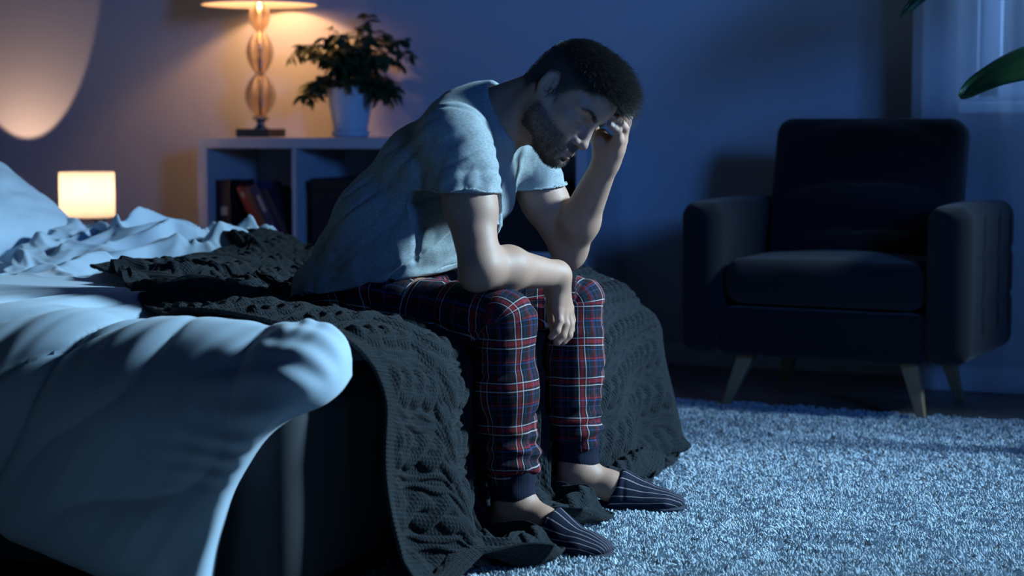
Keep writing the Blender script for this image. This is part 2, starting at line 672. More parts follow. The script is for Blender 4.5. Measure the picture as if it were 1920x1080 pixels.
def rounded_block(name, lo, hi, r, material, parent, top_r=.02, crown=0.0):
    bm = bm_new()
    n = 8
    pts = []
    for cx, cy, a0 in ((hi[0] - r, hi[1] - r, 0), (lo[0] + r, hi[1] - r, 90), (lo[0] + r, lo[1] + r, 180), (hi[0] - r, lo[1] + r, 270)):
        for k in range(n + 1):
            a = radians(a0 + 90 * k / n)
            pts.append((cx + r * cos(a), cy + r * sin(a), cos(a), sin(a)))
    prof = [(0, lo[2])] + [(-top_r * (1 - cos(radians(t))), hi[2] - top_r + top_r * sin(radians(t))) for t in range(0, 91, 15)]
    rings = []
    for off, z in prof:
        rings.append([bm.verts.new((x + nx * off, y + ny * off, z)) for x, y, nx, ny in pts])
    m = len(pts)
    for i in range(len(rings) - 1):
        for k in range(m):
            bm.faces.new((rings[i][k], rings[i][(k + 1) % m], rings[i + 1][(k + 1) % m], rings[i + 1][k]))
    bm.faces.new(rings[0][::-1])
    bm.faces.new(rings[-1])
    return bm_done(name, bm, material, parent, smooth=True)


o = rounded_block('bed_base', (BX0, BY0, .045), (BX1, BY1, .358), .055, M['bed_fabric'], bed, .03)
o.data.set_sharp_from_angle(angle=radians(50))
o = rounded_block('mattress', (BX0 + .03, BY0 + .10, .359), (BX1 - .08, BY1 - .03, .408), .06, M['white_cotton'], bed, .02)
o.data.set_sharp_from_angle(angle=radians(50))
box('headboard', (BX0 - .09, BY0 - .02, .05), (BX0, BY1 + .02, .84), M['bed_fabric'], bed, bevel=.03, seg=4)
for x in (BX0 + .1, BX1 - .1):
    for y in (BY0 + .1, BY1 - .1):
        bm = bm_new()
        add_tube(bm, [(x, y, .0078), (x, y, .05)], .025, 12)
        bm_done('leg', bm, M['black_metal'], bed, smooth=False)

MANX, MANY = -1.60, 3.46


def bed_top(x, y):
    """height of the made-up surface of the bed"""
    x, y = np.asarray(x, float), np.asarray(y, float)
    z = 0.440 + 0.006 * vnoise(x * 3, y * 3, 0, 11)
    z = z - 0.060 * np.exp(-((np.minimum(x - MANX, 0) / .26) ** 2 + ((y - MANY) / .30) ** 2) ** 1.3)
    return z


# ---- duvet: one white quilt over the bed, hanging over the near side, heaped up on the far side
def smin(a, b, k):
    h = np.maximum(k - np.abs(a - b), 0) / k
    return np.minimum(a, b) - h * h * k * .25


def build_duvet():
    nu, nv = 420, 520
    u = np.linspace(0, 1, nu)[:, None]
    v = np.linspace(0, 1, nv)[None, :]
    yfar, yn, R = 4.50, 2.82, 0.13
    Ltop = yfar - yn
    Larc = R * pi / 2
    # lower hem: the length that hangs varies along the bed
    x_guess = -3.45 + u * 2.05
    zb = np.interp(x_guess, [-3.4, -2.7, -2.3, -2.06, -1.84, -1.60, -1.37], [.36, .32, .265, .200, .120, .065, .05])
    drop = np.maximum(0.34 - zb, .02) + 0 * v
    T = Ltop + Larc + drop
    t = v * T
    hang = np.clip((t - Ltop - Larc), 0, 9)
    # foot-side edge recedes towards the head as it hangs
    d_over = np.clip(t - Ltop, 0, 9)
    xr = np.interp(d_over, [0, .08, .14, .20, .30, .40, .55], [-1.395, -1.39, -1.42, -1.52, -1.567, -1.594, -1.615])
    xs_ = np.linspace(-.4, 1.2, 321)
    xi_ = np.interp(xs_, [0, .08, .14, .20, .30, .40, .55], [-1.395, -1.385, -1.41, -1.50, -1.565, -1.594, -1.615])
    kk_ = np.exp(-(np.arange(-12, 13) / 6.0) ** 2)
    xi_ = np.convolve(np.pad(xi_, 12, mode='edge'), kk_ / kk_.sum(), mode='valid')
    xr = np.interp(d_over, xs_, xi_)
    # on top the foot edge stops short of the throw
    X = -3.45 + u * (xr + 3.45)
    th = np.clip((t - Ltop) / R, 0, pi / 2)
    Y = np.where(t < Ltop, yfar - t, yn - R * np.sin(th) - 0.04 * hang)
    Zb = bed_top(X, np.maximum(Y, yn)) - R * (1 - np.cos(th)) - hang
    # foot rounding
    e = np.clip((X + 1.48) / .10, 0, 1)
    Zb = Zb - 0.035 * e * e
    NX = np.zeros_like(X)
    NY = -np.sin(th) + 0 * X
    NZ = np.cos(th) + 0 * X
    # puffed channels, running slantwise down the hanging side
    q = X + 0.66 * d_over + 0.03 * vnoise(X * 4, t * 3, 0, 5)
    cre = np.array([-3.8, -3.24, -2.84, -2.47, -2.11, -1.83, -1.16])
    ii = np.clip(np.searchsorted(cre, q) - 1, 0, len(cre) - 2)
    w = cre[ii + 1] - cre[ii]
    fr = (q - cre[ii]) / w
    puff = np.clip(4 * fr * (1 - fr), 0, 1) ** 0.45
    near = sstep(3.5, 2.98, Y)
    # under the throw the quilt lies flat and stops short of the foot edge
    under = sstep(2.78, 2.90, Y) * sstep(-2.1, -1.85, X)
    slim = under * sstep(-2.35, -1.9, X)
    D = 0.010 + near * (0.036 * puff) * (1 - .9 * slim) - .004 * slim
    # soft draped folds on the hanging side
    D = D + 0.010 * near * fbm(q * 7, t * 1.4, 0, 21, 3) + 0.016 * sstep(.02, .3, d_over) * vnoise(q * 9, t * 1.6, 0, 77)
    def ridg(a, b, sd):
        return 1 - np.abs(vnoise(a, b, 0, sd)) * 2.2
    cs_ = np.clip(ridg(q * 6 + 1.5 * vnoise(X * 2, t * 2, 0, 8), t * 1.5, 33), 0, 1) ** 3
    D = D - 0.010 * cs_ * near * sstep(-.1, .1, d_over)
    # gathers round the near foot corner
    ca, cb = X + 1.46, d_over - 0.10
    ang = np.arctan2(cb, ca)
    rad = np.sqrt(ca ** 2 + cb ** 2)
    g = np.exp(-(rad / .13) ** 2)
    D = D + 0.004 * g * np.sin(ang * 10 + 2 * vnoise(X * 12, t * 12, 0, 3)) * sstep(.03, .10, rad)
    # gathers along the foot-side edge, fine creases on the hanging side
    de = (1 - u) * (xr + 3.45)
    gz = sstep(-.12, .02, t - Ltop) * sstep(.34, .2, d_over)
    D = D + .0075 * gz * np.exp(-de / .055) * np.sin(2 * pi * t / .034 + 3 * vnoise(t * 9, X * 6, 0, 88)) * sstep(0, .012, de)
    D = D + .0055 * near * sstep(-.1, .05, t - Ltop) * vnoise(q * 24, t * 3.0 + q * 5, 0, 90) * np.exp(-de / .5)
    # heaped and crumpled far part
    far = sstep(3.5, 3.92, Y) * sstep(-2.22, -2.5, X) + sstep(3.65, 3.08, Y) * sstep(-2.45, -2.7, X) * .35
    far = np.clip(far, 0, 1)
    wx = X + .10 * vnoise(X * 4, Y * 4, 0, 41) + .04 * vnoise(X * 11, Y * 11, 0, 42)
    wy = Y + .10 * vnoise(X * 4, Y * 4, 0, 43) + .04 * vnoise(X * 11, Y * 11, 0, 44)
    r1 = 1 - np.abs(vnoise(wx * 5.2, wy * 6.5, 0, 51)) * 1.9
    r2 = 1 - np.abs(vnoise(wx * 10, wy * 12, 0, 52)) * 1.9
    r3 = 1 - np.abs(vnoise(wx * 21, wy * 23, 0, 53)) * 1.7
    rr = lambda q: 1 - np.sqrt((1 - np.clip(q, -.6, 1)) ** 2 + .02)
    heap = (0.026 + 0.032 * vnoise(X * 3.1, Y * 4, 0, 55)) + 0.044 * rr(r1) + 0.026 * rr(r2) + .007 * rr(r3)
    crest = np.exp(-((Y - 4.30) / .22) ** 2)
    prof = np.interp(X, [-3.45, -3.13, -2.98, -2.72, -2.56, -2.4, -2.25, -2.1, -2.0], [.25, .3, .5, 1.0, 1.15, .9, .5, .25, .1])
    D = D * (1 - .6 * far) + far * heap * (0.75 + 0.55 * crest * prof)
    # thickness runs out at every edge
    du = np.minimum(u, 1 - u) * (xr + 3.45)
    dv = np.minimum(v, 1 - v) * T
    ed = np.minimum(du, dv)
    D = D * (1 - np.exp(-ed / .022)) + 0.016 * (1 - np.exp(-ed / .006))
    inner = sstep(-.01, .02, du)
    Zb = Zb - .012 * under * sstep(-1.75, -1.5, X)
    XS = X - .10 * under * sstep(-1.75, -1.39, X)
    P = np.stack([XS + 0 * D, Y + NY * D, Zb + NZ * D], -1)
    U_ = np.stack([XS, Y + NY * -0.004, Zb + NZ * -.004], -1)
    # roll the thickness outwards at the foot-side edge
    bulge = 0.016 * np.exp(-((1 - u) * (xr + 3.45) / .05) ** 2) * (1 - np.exp(-((1 - u) * (xr + 3.45)) / .008))
    P[..., 0] += bulge
    P[..., 2] = np.maximum(P[..., 2], 0.03)
    V = np.concatenate([P.reshape(-1, 3), U_.reshape(-1, 3)])
    f = grid_faces(nu, nv)
    n = nu * nv
    loop = [i * nv for i in range(nu)] + [(nu - 1) * nv + j for j in range(1, nv)] + [i * nv + nv - 1 for i in range(nu - 2, -1, -1)] + [j for j in range(nv - 2, 0, -1)]
    loop = np.array(loop)
    l2 = np.roll(loop, -1)
    side = np.stack([loop, l2, l2 + n, loop + n], -1)
    F_ = np.concatenate([f[:, ::-1], f + n, side])
    return np_mesh('duvet', V, F_)


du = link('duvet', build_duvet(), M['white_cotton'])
tag(du, 'white puffy duvet crumpled over the bed and hanging down its near side', 'duvet')


# ---- pillow leaning at the head of the bed
def make_pillow(name, c, size, rot, seed):
    n = 60
    u = np.linspace(-1, 1, n)[:, None]
    v = np.linspace(-1, 1, n)[None, :]
    k = ((1 - np.abs(u) ** 3.0) * (1 - np.abs(v) ** 3.0)) ** 0.48
    sx = size[0] / 2 * (u + 0 * v) * (1 - 0.07 * (1 - v ** 2) * 0 - .05 * v ** 2 * 0)
    px_ = size[0] / 2 * u * (1 - .07 * (1 - v * v))
    py_ = size[1] / 2 * v * (1 - .07 * (1 - u * u))
    wr = 1 + .12 * fbm(u * 2.5, v * 2.5, 0, seed) * 1
    zt = size[2] / 2 * k * wr
    Pt = np.stack([px_, py_, zt], -1).reshape(-1, 3)
    Pb = np.stack([px_, py_, -zt], -1).reshape(-1, 3)
    f = grid_faces(n, n)
    V = np.concatenate([Pt, Pb])
    R = np.array(Matrix.Rotation(rot[2], 3, 'Z') @ Matrix.Rotation(rot[1], 3, 'Y') @ Matrix.Rotation(rot[0], 3, 'X'))
    V = V @ R.T + np.array(c)
    me = np_mesh(name, V, np.concatenate([f, f[:, ::-1] + n * n]))
    bm = bm_new()
    bm.from_mesh(me)
    bmesh.ops.remove_doubles(bm, verts=bm.verts, dist=.0005)
    bm.to_mesh(me)
    bm.free()
    return me


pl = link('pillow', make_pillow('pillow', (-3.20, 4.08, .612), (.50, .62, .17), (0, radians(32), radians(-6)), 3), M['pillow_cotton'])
tag(pl, 'plump white pillow leaning at the head of the bed, left of the small glowing lamp', 'pillow')

# ------------------------------------------------------------------ knitted throw
def knit_material():
    m = bpy.data.materials.new('charcoal_knit')
    m.use_nodes = True
    nt = m.node_tree
    b = nt.nodes['Principled BSDF']
    b.inputs['Base Color'].default_value = (0.013, 0.018, 0.023, 1)
    b.inputs['Roughness'].default_value = 0.95
    b.inputs['Specular IOR Level'].default_value = 0.12
    b.inputs['Sheen Weight'].default_value = 0.06
    b.inputs['Sheen Roughness'].default_value = 0.5
    at = nt.nodes.new('ShaderNodeAttribute')
    at.attribute_name = 'knit'
    mp = nt.nodes.new('ShaderNodeMapping')
    mp.inputs['Scale'].default_value = (1, 1, 1)
    nt.links.new(at.outputs['Vector'], mp.inputs['Vector'])
    w1 = nt.nodes.new('ShaderNodeTexWave')
    w1.wave_type = 'BANDS'; w1.bands_direction = 'X'
    w1.inputs['Scale'].default_value = 42
    w1.inputs['Distortion'].default_value = 1.2
    w1.inputs['Detail Scale'].default_value = 3
    nt.links.new(mp.outputs[0], w1.inputs['Vector'])
    w2 = nt.nodes.new('ShaderNodeTexWave')
    w2.wave_type = 'BANDS'; w2.bands_direction = 'Y'
    w2.inputs['Scale'].default_value = 60
    w2.inputs['Distortion'].default_value = 1.5
    nt.links.new(mp.outputs[0], w2.inputs['Vector'])
    mu = nt.nodes.new('ShaderNodeMath'); mu.operation = 'MULTIPLY'
    nt.links.new(w1.outputs['Fac'], mu.inputs[0]); nt.links.new(w2.outputs['Fac'], mu.inputs[1])
    no = nt.nodes.new('ShaderNodeTexNoise'); no.inputs['Scale'].default_value = 900
    nt.links.new(mp.outputs[0], no.inputs['Vector'])
    ad = nt.nodes.new('ShaderNodeMath'); ad.operation = 'ADD'
    nt.links.new(mu.outputs[0], ad.inputs[0]); nt.links.new(no.outputs['Fac'], ad.inputs[1])
    bp = nt.nodes.new('ShaderNodeBump')
    bp.inputs['Distance'].default_value = 0.0022
    bp.inputs['Strength'].default_value = 1.0
    nt.links.new(ad.outputs[0], bp.inputs['Height'])
    nt.links.new(bp.outputs[0], b.inputs['Normal'])
    return m


M['knit'] = knit_material()


def set_vec_attr(me, name, A):
    at = me.attributes.new(name, 'FLOAT_VECTOR', 'POINT')
    at.data.foreach_set('vector', np.asarray(A, np.float32).ravel())


def cable_height(a, b):
    """raised cables of the knit: a across, b along, metres"""
    per, pb = 0.105, 0.085
    k = np.floor(a / per)
    aa = a - (k + .5) * per
    bb = b + 0.03 * k
    ph = 2 * pi * bb / pb
    c1 = 0.0175 * np.sin(ph)
    s1 = np.clip(1 - ((aa - c1) / .019) ** 2, 0, 1) ** .8
    s2 = np.clip(1 - ((aa + c1) / .019) ** 2, 0, 1) ** .8
    over = 0.5 + 0.5 * np.cos(ph)
    h = np.maximum(s1 * (.55 + .45 * over), s2 * (1 - .45 * over)) * 0.0155
    for sgn in (-1, 1):
        cc = sgn * (0.043 + 0.0045 * np.sin(ph * 1 + sgn))
        h = np.maximum(h, 0.0060 * np.clip(1 - ((aa - cc) / .0075) ** 2, 0, 1))
    return h


def build_throw():
    nb, na = 560, 700
    bq = np.linspace(0, 1, nb)[:, None]
    # path (x, z) of a cross line: floor pool -> up the foot face -> over the edge -> along the top
    yb = 2.82 + bq * 1.60                      # reference y at the bed edge
    xtop_end = np.interp(yb, [2.82, 2.98, 3.19, 3.5, 3.76, 4.02, 4.13, 4.42], [-1.73, -1.91, -2.17, -2.55, -2.47, -2.40, -2.60, -2.55])
    pool = np.interp(yb, [2.82, 3.0, 3.1, 3.21, 3.26, 3.36, 3.43, 3.58, 3.64, 3.76, 3.84, 4.1, 4.42], [.02, .06, .17, .17, .02, .02, .15, .15, .02, .02, .12, .06, .03])
    R = 0.155
    ztop = 0.474
    xf = -1.345                                # outer face x at the top of the drop
    Lpool = pool
    Lface = ztop - R - 0.03
    Larc = R * pi / 2
    Ltop = (xf - R) - xtop_end
    T = Lpool + Lface + Larc + Ltop
    s = np.linspace(0, 1, na)[None, :]
    # denser near the edge: uniform is fine
    a = s * T
    a1 = a - Lpool
    a2 = a1 - Lface
    a3 = a2 - Larc
    th = np.clip(a2 / R, 0, pi / 2)
    X = np.where(a1 < 0, xf + .045 - a1 * 1.0, 0) + np.where((a1 >= 0) & (a2 < 0), xf + .045 * (1 - a1 / Lface) ** 2, 0) \
        + np.where((a2 >= 0) & (a3 < 0), xf - R * (1 - np.cos(th)), 0) + np.where(a3 >= 0, xf - R - a3, 0)
    Z = np.where(a1 < 0, .03, 0) + np.where((a1 >= 0) & (a2 < 0), .03 + a1, 0) \
        + np.where((a2 >= 0) & (a3 < 0), ztop - R + R * np.sin(th), 0) + np.where(a3 >= 0, ztop, 0)
    # y: the near edge runs askew on top, the far edge flares at the floor
    Yb = yb + 0 * a
    yn = np.interp(a2, [-.4, 0, .24, .5, .7, 1.2], [2.83, 2.83, 2.85, 2.80, 2.84, 3.16])
    yf = np.interp(a2, [-.45, -.2, 0, .24, .6, 1.2], [4.38, 4.39, 4.40, 4.34, 4.35, 4.49])
    Y = yn + (yf - yn) * bq
    # the far corner of the bed is rounded by the cloth
    cor = sstep(.90, 1.0, bq) * sstep(-.05, .25, a2)
    Z = Z - cor * .08
    X0, Y0, Z0 = X.copy(), Y.copy(), Z.copy()
    # top follows the bed surface
    ontop = sstep(-.02, .12, a3)
    Z = Z + ontop * (bed_top(X, Y) + 0.034 - ztop)
    gsm = sstep(0, .2, a2) * (1 - ontop)
    man = np.exp(-(((Y - MANY) / .30) ** 2) ** 1.3)
    Z = Z - 0.056 * man * sstep(.02, .20, a2) * (1 - ontop)
    X = X - 0.045 * np.exp(-((Y - 3.50) / .34) ** 4) * sstep(.30, .0, a2)
    # normals of the reference path
    NX = np.where(a2 < 0, 1, np.cos(th)) * (a1 >= 0)
    NZ = np.where(a2 < 0, 0, np.sin(th)) + (a1 < 0) * 1.0
    # big folds: vertical flutes down the face, lumps on top
    face = sstep(.10, -.18, a2) * sstep(-.12, .06, a1)
    fl_ = 0.020 * np.sin(Y * 19 + 2.0 * vnoise(Y * 3, a * 2, 0, 4)) + 0.016 * vnoise(Y * 8, a * 2.2, 0, 6)
    D = face * fl_ * sstep(.35, -.30, a2)
    D = D + ontop * (0.010 * fbm(X * 7, Y * 7, 0, 12, 3) + .006)
    # rumpled far-left end of the throw, lying dark on the bed
    rump = sstep(-1.95, -2.2, X) * ontop
    ridge = 1 - np.abs(vnoise(X * 5 + vnoise(X * 3, Y * 3, 0, 2), Y * 9, 0, 61)) * 2
    D = D + rump * 0.022 * np.clip(ridge, 0, 1)
    # back part pulled up behind the man
    bump = np.exp(-(((X + 2.40) / .17) ** 2 + ((Y - 4.26) / .20) ** 2))
    D = D + .055 * bump
    # pooled hem on the rug
    pl_ = sstep(.06, -.02, a1)
    D = D + pl_ * (0.022 + 0.016 * np.sin(a * 60 + Y * 17) + 0.014 * vnoise(a * 18, Y * 13, 0, 31))
    hm = 0.02 * vnoise(Y * 5, a * 3, 0, 17)
    X = X + pl_ * hm
    Y = Y + pl_ * 0.03 * vnoise(Y * 6, a * 6, 0, 18)
    D = D + .022 * ontop * np.exp(-((Y - yn) / .07)) * sstep(-1.5, -1.7, X)
    D = D - .030 * face * np.exp(-((bq - .065) / .030) ** 2) + .012 * face * np.exp(-((bq - .13) / .05) ** 2)
    # cables
    ch = cable_height(a + .02 * vnoise(a * 4, Y * 4, 0, 71), Y + .02 * vnoise(a * 4, Y * 4, 0, 72))
    edge = np.minimum(np.minimum(bq, 1 - bq) * 1.5, np.minimum(s, 1 - s) * T)
    ch = ch * sstep(.03, .05, edge) + 0.004 * (1 - sstep(.025, .045, edge)) * (.5 + .5 * np.sin(np.where(np.minimum(bq, 1 - bq) * 1.5 < np.minimum(s, 1 - s) * T, a, Y) * 2 * pi / .008)) * .35
    fine = 0.0006 * np.sin(2 * pi * (Y / .0052)) * np.sin(2 * pi * a / .0075)
    D = D + ch * (1 - .4 * rump) + fine
    X = X + NX * D
    Z = Z + NZ * D
    Z = np.maximum(Z, 0.028 + 0 * Z)
    th_ = 0.007 * (1 - np.exp(-edge / .006)) 
    nxn, nzn = NX, NZ
    top = np.stack([X, Y, Z], -1)
    bot = np.stack([X - nxn * (th_ + .004), Y, Z - nzn * (th_ + .004)], -1)
    V = np.concatenate([top.reshape(-1, 3), bot.reshape(-1, 3)])
    f = grid_faces(nb, na)
    n = nb * na
    loop = [i * na for i in range(nb)] + [(nb - 1) * na + j for j in range(1, na)] + [i * na + na - 1 for i in range(nb - 2, -1, -1)] + [j for j in range(na - 2, 0, -1)]
    loop = np.array(loop)
    l2 = np.roll(loop, -1)
    side = np.stack([loop, l2, l2 + n, loop + n], -1)
    me = np_mesh('knitted_throw', V, np.concatenate([f, f[:, ::-1] + n, side[:, ::-1]]))
    K = np.stack([a + 0 * Y, Y, 0 * Y], -1).reshape(-1, 3)
    set_vec_attr(me, 'knit', np.concatenate([K, K]))
    return me


thr = link('knitted_throw', build_throw(), M['knit'])
tag(thr, 'charcoal cable-knit throw draped over the foot of the bed down to the rug', 'blanket')

# ------------------------------------------------------------------ cube shelf against the back wall
SX0, SX1, SY0, SZ1 = -3.484, -2.02, 5.765, .778
shelf = empty('cube_shelf', ((SX0 + SX1) / 2, 5.95, 0), 'low white open cube shelf unit carrying the glass lamp and the plant', 'shelf')
cw = (SX1 - SX0 - .076) / 4
zc = [0.038, 0.40]
chh = 0.338
box('top_board', (SX0, SY0, SZ1 - .038), (SX1, WY - .002, SZ1), M['shelf'], shelf, bevel=.0015)
box('bottom_board', (SX0, SY0, 0), (SX1, WY - .002, .038), M['shelf'], shelf, bevel=.0015)
box('side_panel', (SX0, SY0, .038), (SX0 + .038, WY - .002, SZ1 - .038), M['shelf'], shelf, bevel=.0015)
box('side_panel', (SX1 - .038, SY0, .038), (SX1, WY - .002, SZ1 - .038), M['shelf'], shelf, bevel=.0015)
box('middle_board', (SX0 + .038, SY0 + .002, .385), (SX1 - .038, WY - .002, .401), M['shelf'], shelf)
for k in (1, 2, 3):
    x = SX0 + .038 + cw * k
    box('divider', (x - .008, SY0 + .002, .038), (x + .008, WY - .002, SZ1 - .038), M['shelf'], shelf)

# books standing in the first upper cell
BZ = .401


def book(x, w, h, d, lean, color, label, y0=None, page=True):
    y0 = SY0 + .05 if y0 is None else y0
    e = empty('book', (x, y0, BZ), label, 'book', 'books in the upper left cell')
    R = Matrix.Rotation(lean, 3, 'Y')
    cm = mat('cover', color, 0.55, bump=(300, .0002))
    o_ = (x if lean <= 0 else x + w, y0, BZ)
    lift = 0
    bm = bm_new()
    add_box(bm, (x, y0, BZ + lift), (x + .003, y0 + d, BZ + h), R, o_)
    add_box(bm, (x + w - .003, y0, BZ + lift), (x + w, y0 + d, BZ + h), R, o_)
    add_box(bm, (x, y0, BZ + lift), (x + w, y0 + .004, BZ + h), R, o_)
    bm_done('cover', bm, cm, e)
    box('page_block', (x + .003, y0 + .004, BZ + .003), (x + w - .003, y0 + d - .004, BZ + h - .004), M['paper'], e, rot=R, origin=o_)
    return e


M['paper'] = mat('paper', (.62, .58, .50), .9)
M['spine_print'] = mat('spine_print', (.38, .35, .30), .6)
b1 = book(SX0 + .046, .060, .225, .165, 0, (.012, .012, .014), 'thick black hardback standing first in the upper left shelf cell')
LN = radians(-28)
b3 = book(SX0 + .230, .026, .222, .15, LN, (.28, .018, .014), 'red book leaning left in the upper left shelf cell')
b4 = book(SX0 + .2598, .022, .222, .15, LN, (.13, .055, .04), 'brown book leaning against the red book')
b5 = book(SX0 + .285, .038, .226, .17, LN, (.018, .032, .10), 'thick dark blue book with pale spine marks leaning beside the brown one')
b6 = book(SX0 + .3285, .026, .214, .17, LN, (.014, .020, .05), 'slim navy book last in the leaning row of books')


def spine_marks(b, x, w, lean, y0, rows):
    R = Matrix.Rotation(lean, 3, 'Y')
    bm = bm_new()
    for (a, c, z0, z1) in rows:
        add_box(bm, (x + w * a, y0 - .0006, BZ + z0), (x + w * c, y0 + .001, BZ + z1), R, (x, y0, BZ))
    bm_done('spine_lettering', bm, M['spine_print'], b)


spine_marks(b5, SX0 + .285, .038, LN, SY0 + .05, [(.3, .62, .120 + .0001, .185)])
spine_marks(b3, SX0 + .230, .026, LN, SY0 + .05, [(.3, .7, .18, .20)])
spine_marks(b1, SX0 + .046, .060, 0, SY0 + .05, [(.3, .72, .10, .13)])
# dark storage boxes in the next cells
for k, (xx, ww, lab) in enumerate([(SX0 + .038 + cw + .05, .24, 'black storage box in the second upper shelf cell'),
                                   (SX0 + .038 + 3 * cw + .045, .25, 'black storage box in the last upper cell behind the man')]):
    e = empty('storage_box', (xx, SY0 + .03, BZ), lab, 'box', 'black boxes in the cube shelf')
    box('box_body', (xx, SY0 + .03, BZ + .0005), (xx + ww, SY0 + .33, BZ + .20), mat('black_card', (.012, .012, .014), .8), e, bevel=.004)
    box('lid', (xx - .003, SY0 + .027, BZ + .20), (xx + ww + .003, SY0 + .333, BZ + .235), mat('black_card_lid', (.013, .013, .015), .8), e, bevel=.004)

# ------------------------------------------------------------------ glass table lamp
LX, LY = -3.305, 5.905
lamp = empty('table_lamp', (LX, LY, SZ1), 'tall table lamp with three ribbed glass bulbs and white shade on the shelf', 'lamp')
bm = bm_new()
add_box(bm, (LX - .066, LY - .066, SZ1 + .0005), (LX + .066, LY + .066, SZ1 + .030))
bm_done('base', bm, mat('smoked_glass', (.03, .03, .035), .08), lamp, bevel=.004)
bm = bm_new()
add_lathe(bm, [(.0, .028), (.026, .028), (.026, .034), (.016, .040), (.016, .055), (.030, .062), (.030, .072), (.018, .076), (0, .076)], (LX, LY, SZ1), 32)
bm_done('collar', bm, M['chrome'], lamp, smooth=True)
bm = bm_new()
add_tube(bm, [(LX, LY, SZ1 + .07), (LX, LY, SZ1 + .56)], .008, 14)
bm_done('pole', bm, M['chrome'], lamp, smooth=True)
gm = bpy.data.materials.new('ribbed_glass')
gm.use_nodes = True
_n = gm.node_tree.nodes
_n.clear()
_o = _n.new('ShaderNodeOutputMaterial')
_t = _n.new('ShaderNodeBsdfTransparent'); _t.inputs[0].default_value = (.82, .70, .57, 1)
_g = _n.new('ShaderNodeBsdfGlossy'); _g.inputs['Roughness'].default_value = .12
_d = _n.new('ShaderNodeBsdfTranslucent'); _d.inputs[0].default_value = (.50, .38, .25, 1)
_w = _n.new('ShaderNodeLayerWeight'); _w.inputs[0].default_value = .35
_a = _n.new('ShaderNodeMixShader'); _b = _n.new('ShaderNodeMixShader'); _a.inputs[0].default_value = .14
_r = _n.new('ShaderNodeMapRange'); _r.inputs[3].default_value = .13; _r.inputs[4].default_value = .75
_l = gm.node_tree.links.new
_l(_t.outputs[0], _a.inputs[1]); _l(_d.outputs[0], _a.inputs[2])
_l(_w.outputs['Facing'], _r.inputs[0]); _l(_r.outputs[0], _b.inputs[0])
_l(_a.outputs[0], _b.inputs[1]); _l(_g.outputs[0], _b.inputs[2]); _l(_b.outputs[0], _o.inputs[0])
zz = .074
for (hh, rr) in ((.152, .056), (.150, .049), (.112, .038)):
    n = 120
    prof = []
    for k in range(n + 1):
        t = k / n
        r = .014 + (rr - .014) * sin(pi * t) ** .8
        r += .0016 * sin(t * hh * 2 * pi / .0085) * sin(pi * t)
        prof.append((r, zz + hh * t))
    bm = bm_new()
    add_lathe(bm, prof, (LX, LY, SZ1), 40, True, True)
    bm_done('glass_bulb', bm, gm, lamp, smooth=True)
    zz += hh
    if rr > .04:
        bm = bm_new()
        add_lathe(bm, [(.009, zz - .004), (.017, zz - .003), (.017, zz + .003), (.009, zz + .004)], (LX, LY, SZ1), 24)
        bm_done('ring', bm, M['chrome'], lamp, smooth=True)


def shade_mat(name, col, mixt):
    m = bpy.data.materials.new(name)
    m.use_nodes = True
    nt = m.node_tree
    nt.nodes.clear()
    out = nt.nodes.new('ShaderNodeOutputMaterial')
    d = nt.nodes.new('ShaderNodeBsdfDiffuse'); d.inputs[0].default_value = (.8, .76, .74, 1)
    t = nt.nodes.new('ShaderNodeBsdfTranslucent'); t.inputs[0].default_value = col + (1,)
    a = nt.nodes.new('ShaderNodeMixShader'); a.inputs[0].default_value = mixt
    nt.links.new(d.outputs[0], a.inputs[1]); nt.links.new(t.outputs[0], a.inputs[2])
    nt.links.new(a.outputs[0], out.inputs[0])
    return m


bm = bm_new()
add_lathe(bm, [(.206, .468), (.205, .470), (.165, .74), (.163, .74), (.2035, .4685), (.206, .468)], (LX, LY, SZ1), 64)
bm_done('lamp_shade', bm, shade_mat('shade_fabric', (.60, .45, .34), .14), lamp, smooth=True)


def bulb_light(name, loc, power, color, r=.02):
    l = bpy.data.lights.new(name, 'POINT')
    l.energy = power
    l.color = color
    l.shadow_soft_size = r
    o = bpy.data.objects.new(name, l)
    COL.objects.link(o)
    o.location = loc
    return o


bulb_light('table_lamp_bulb', (LX, LY, SZ1 + .60), 11.5, (1.0, .50, .20), .03)

# ------------------------------------------------------------------ small glowing lamp on an assumed, hidden bedside table
NX_, NY_ = -3.70, 5.40
ns = empty('assumed_nightstand', (NX_, NY_, 0), 'assumed low white bedside table under the small glowing lamp', 'table')
box('table_top', (NX_ - .2, NY_ - .2, .435), (NX_ + .2, NY_ + .2, .46), M['white_paint'], ns, bevel=.004)
for sx in (-.17, .17):
    for sy in (-.17, .17):
        bm = bm_new()
        add_tube(bm, [(NX_ + sx, NY_ + sy, 0), (NX_ + sx, NY_ + sy, .436)], .014, 12)
        bm_done('leg', bm, M['white_paint'], ns, smooth=False)
sl = empty('small_table_lamp', (NX_, NY_, .46), 'small glowing white cylinder lamp on thin black legs', 'lamp')
zs0, zs1, rs = .503, .661, .0935
bm = bm_new()
add_lathe(bm, [(rs - .012, zs0), (rs - .003, zs0 + .002), (rs, zs0 + .010), (rs, zs1 - .004), (rs - .002, zs1), (rs - .005, zs1), (rs - .005, zs0 + .010), (rs - .012, zs0 + .004), (rs - .012, zs0)], (NX_, NY_, 0), 48)
bm_done('lamp_shade', bm, shade_mat('frosted_glass', (1.0, .93, .84), .75), sl, smooth=True)
bm = bm_new()
add_lathe(bm, [(0, zs0 + .003), (rs - .011, zs0 + .003), (rs - .011, zs0 + .009), (0, zs0 + .009)], (NX_, NY_, 0), 40)
bm_done('base_plate', bm, M['black_metal'], sl)
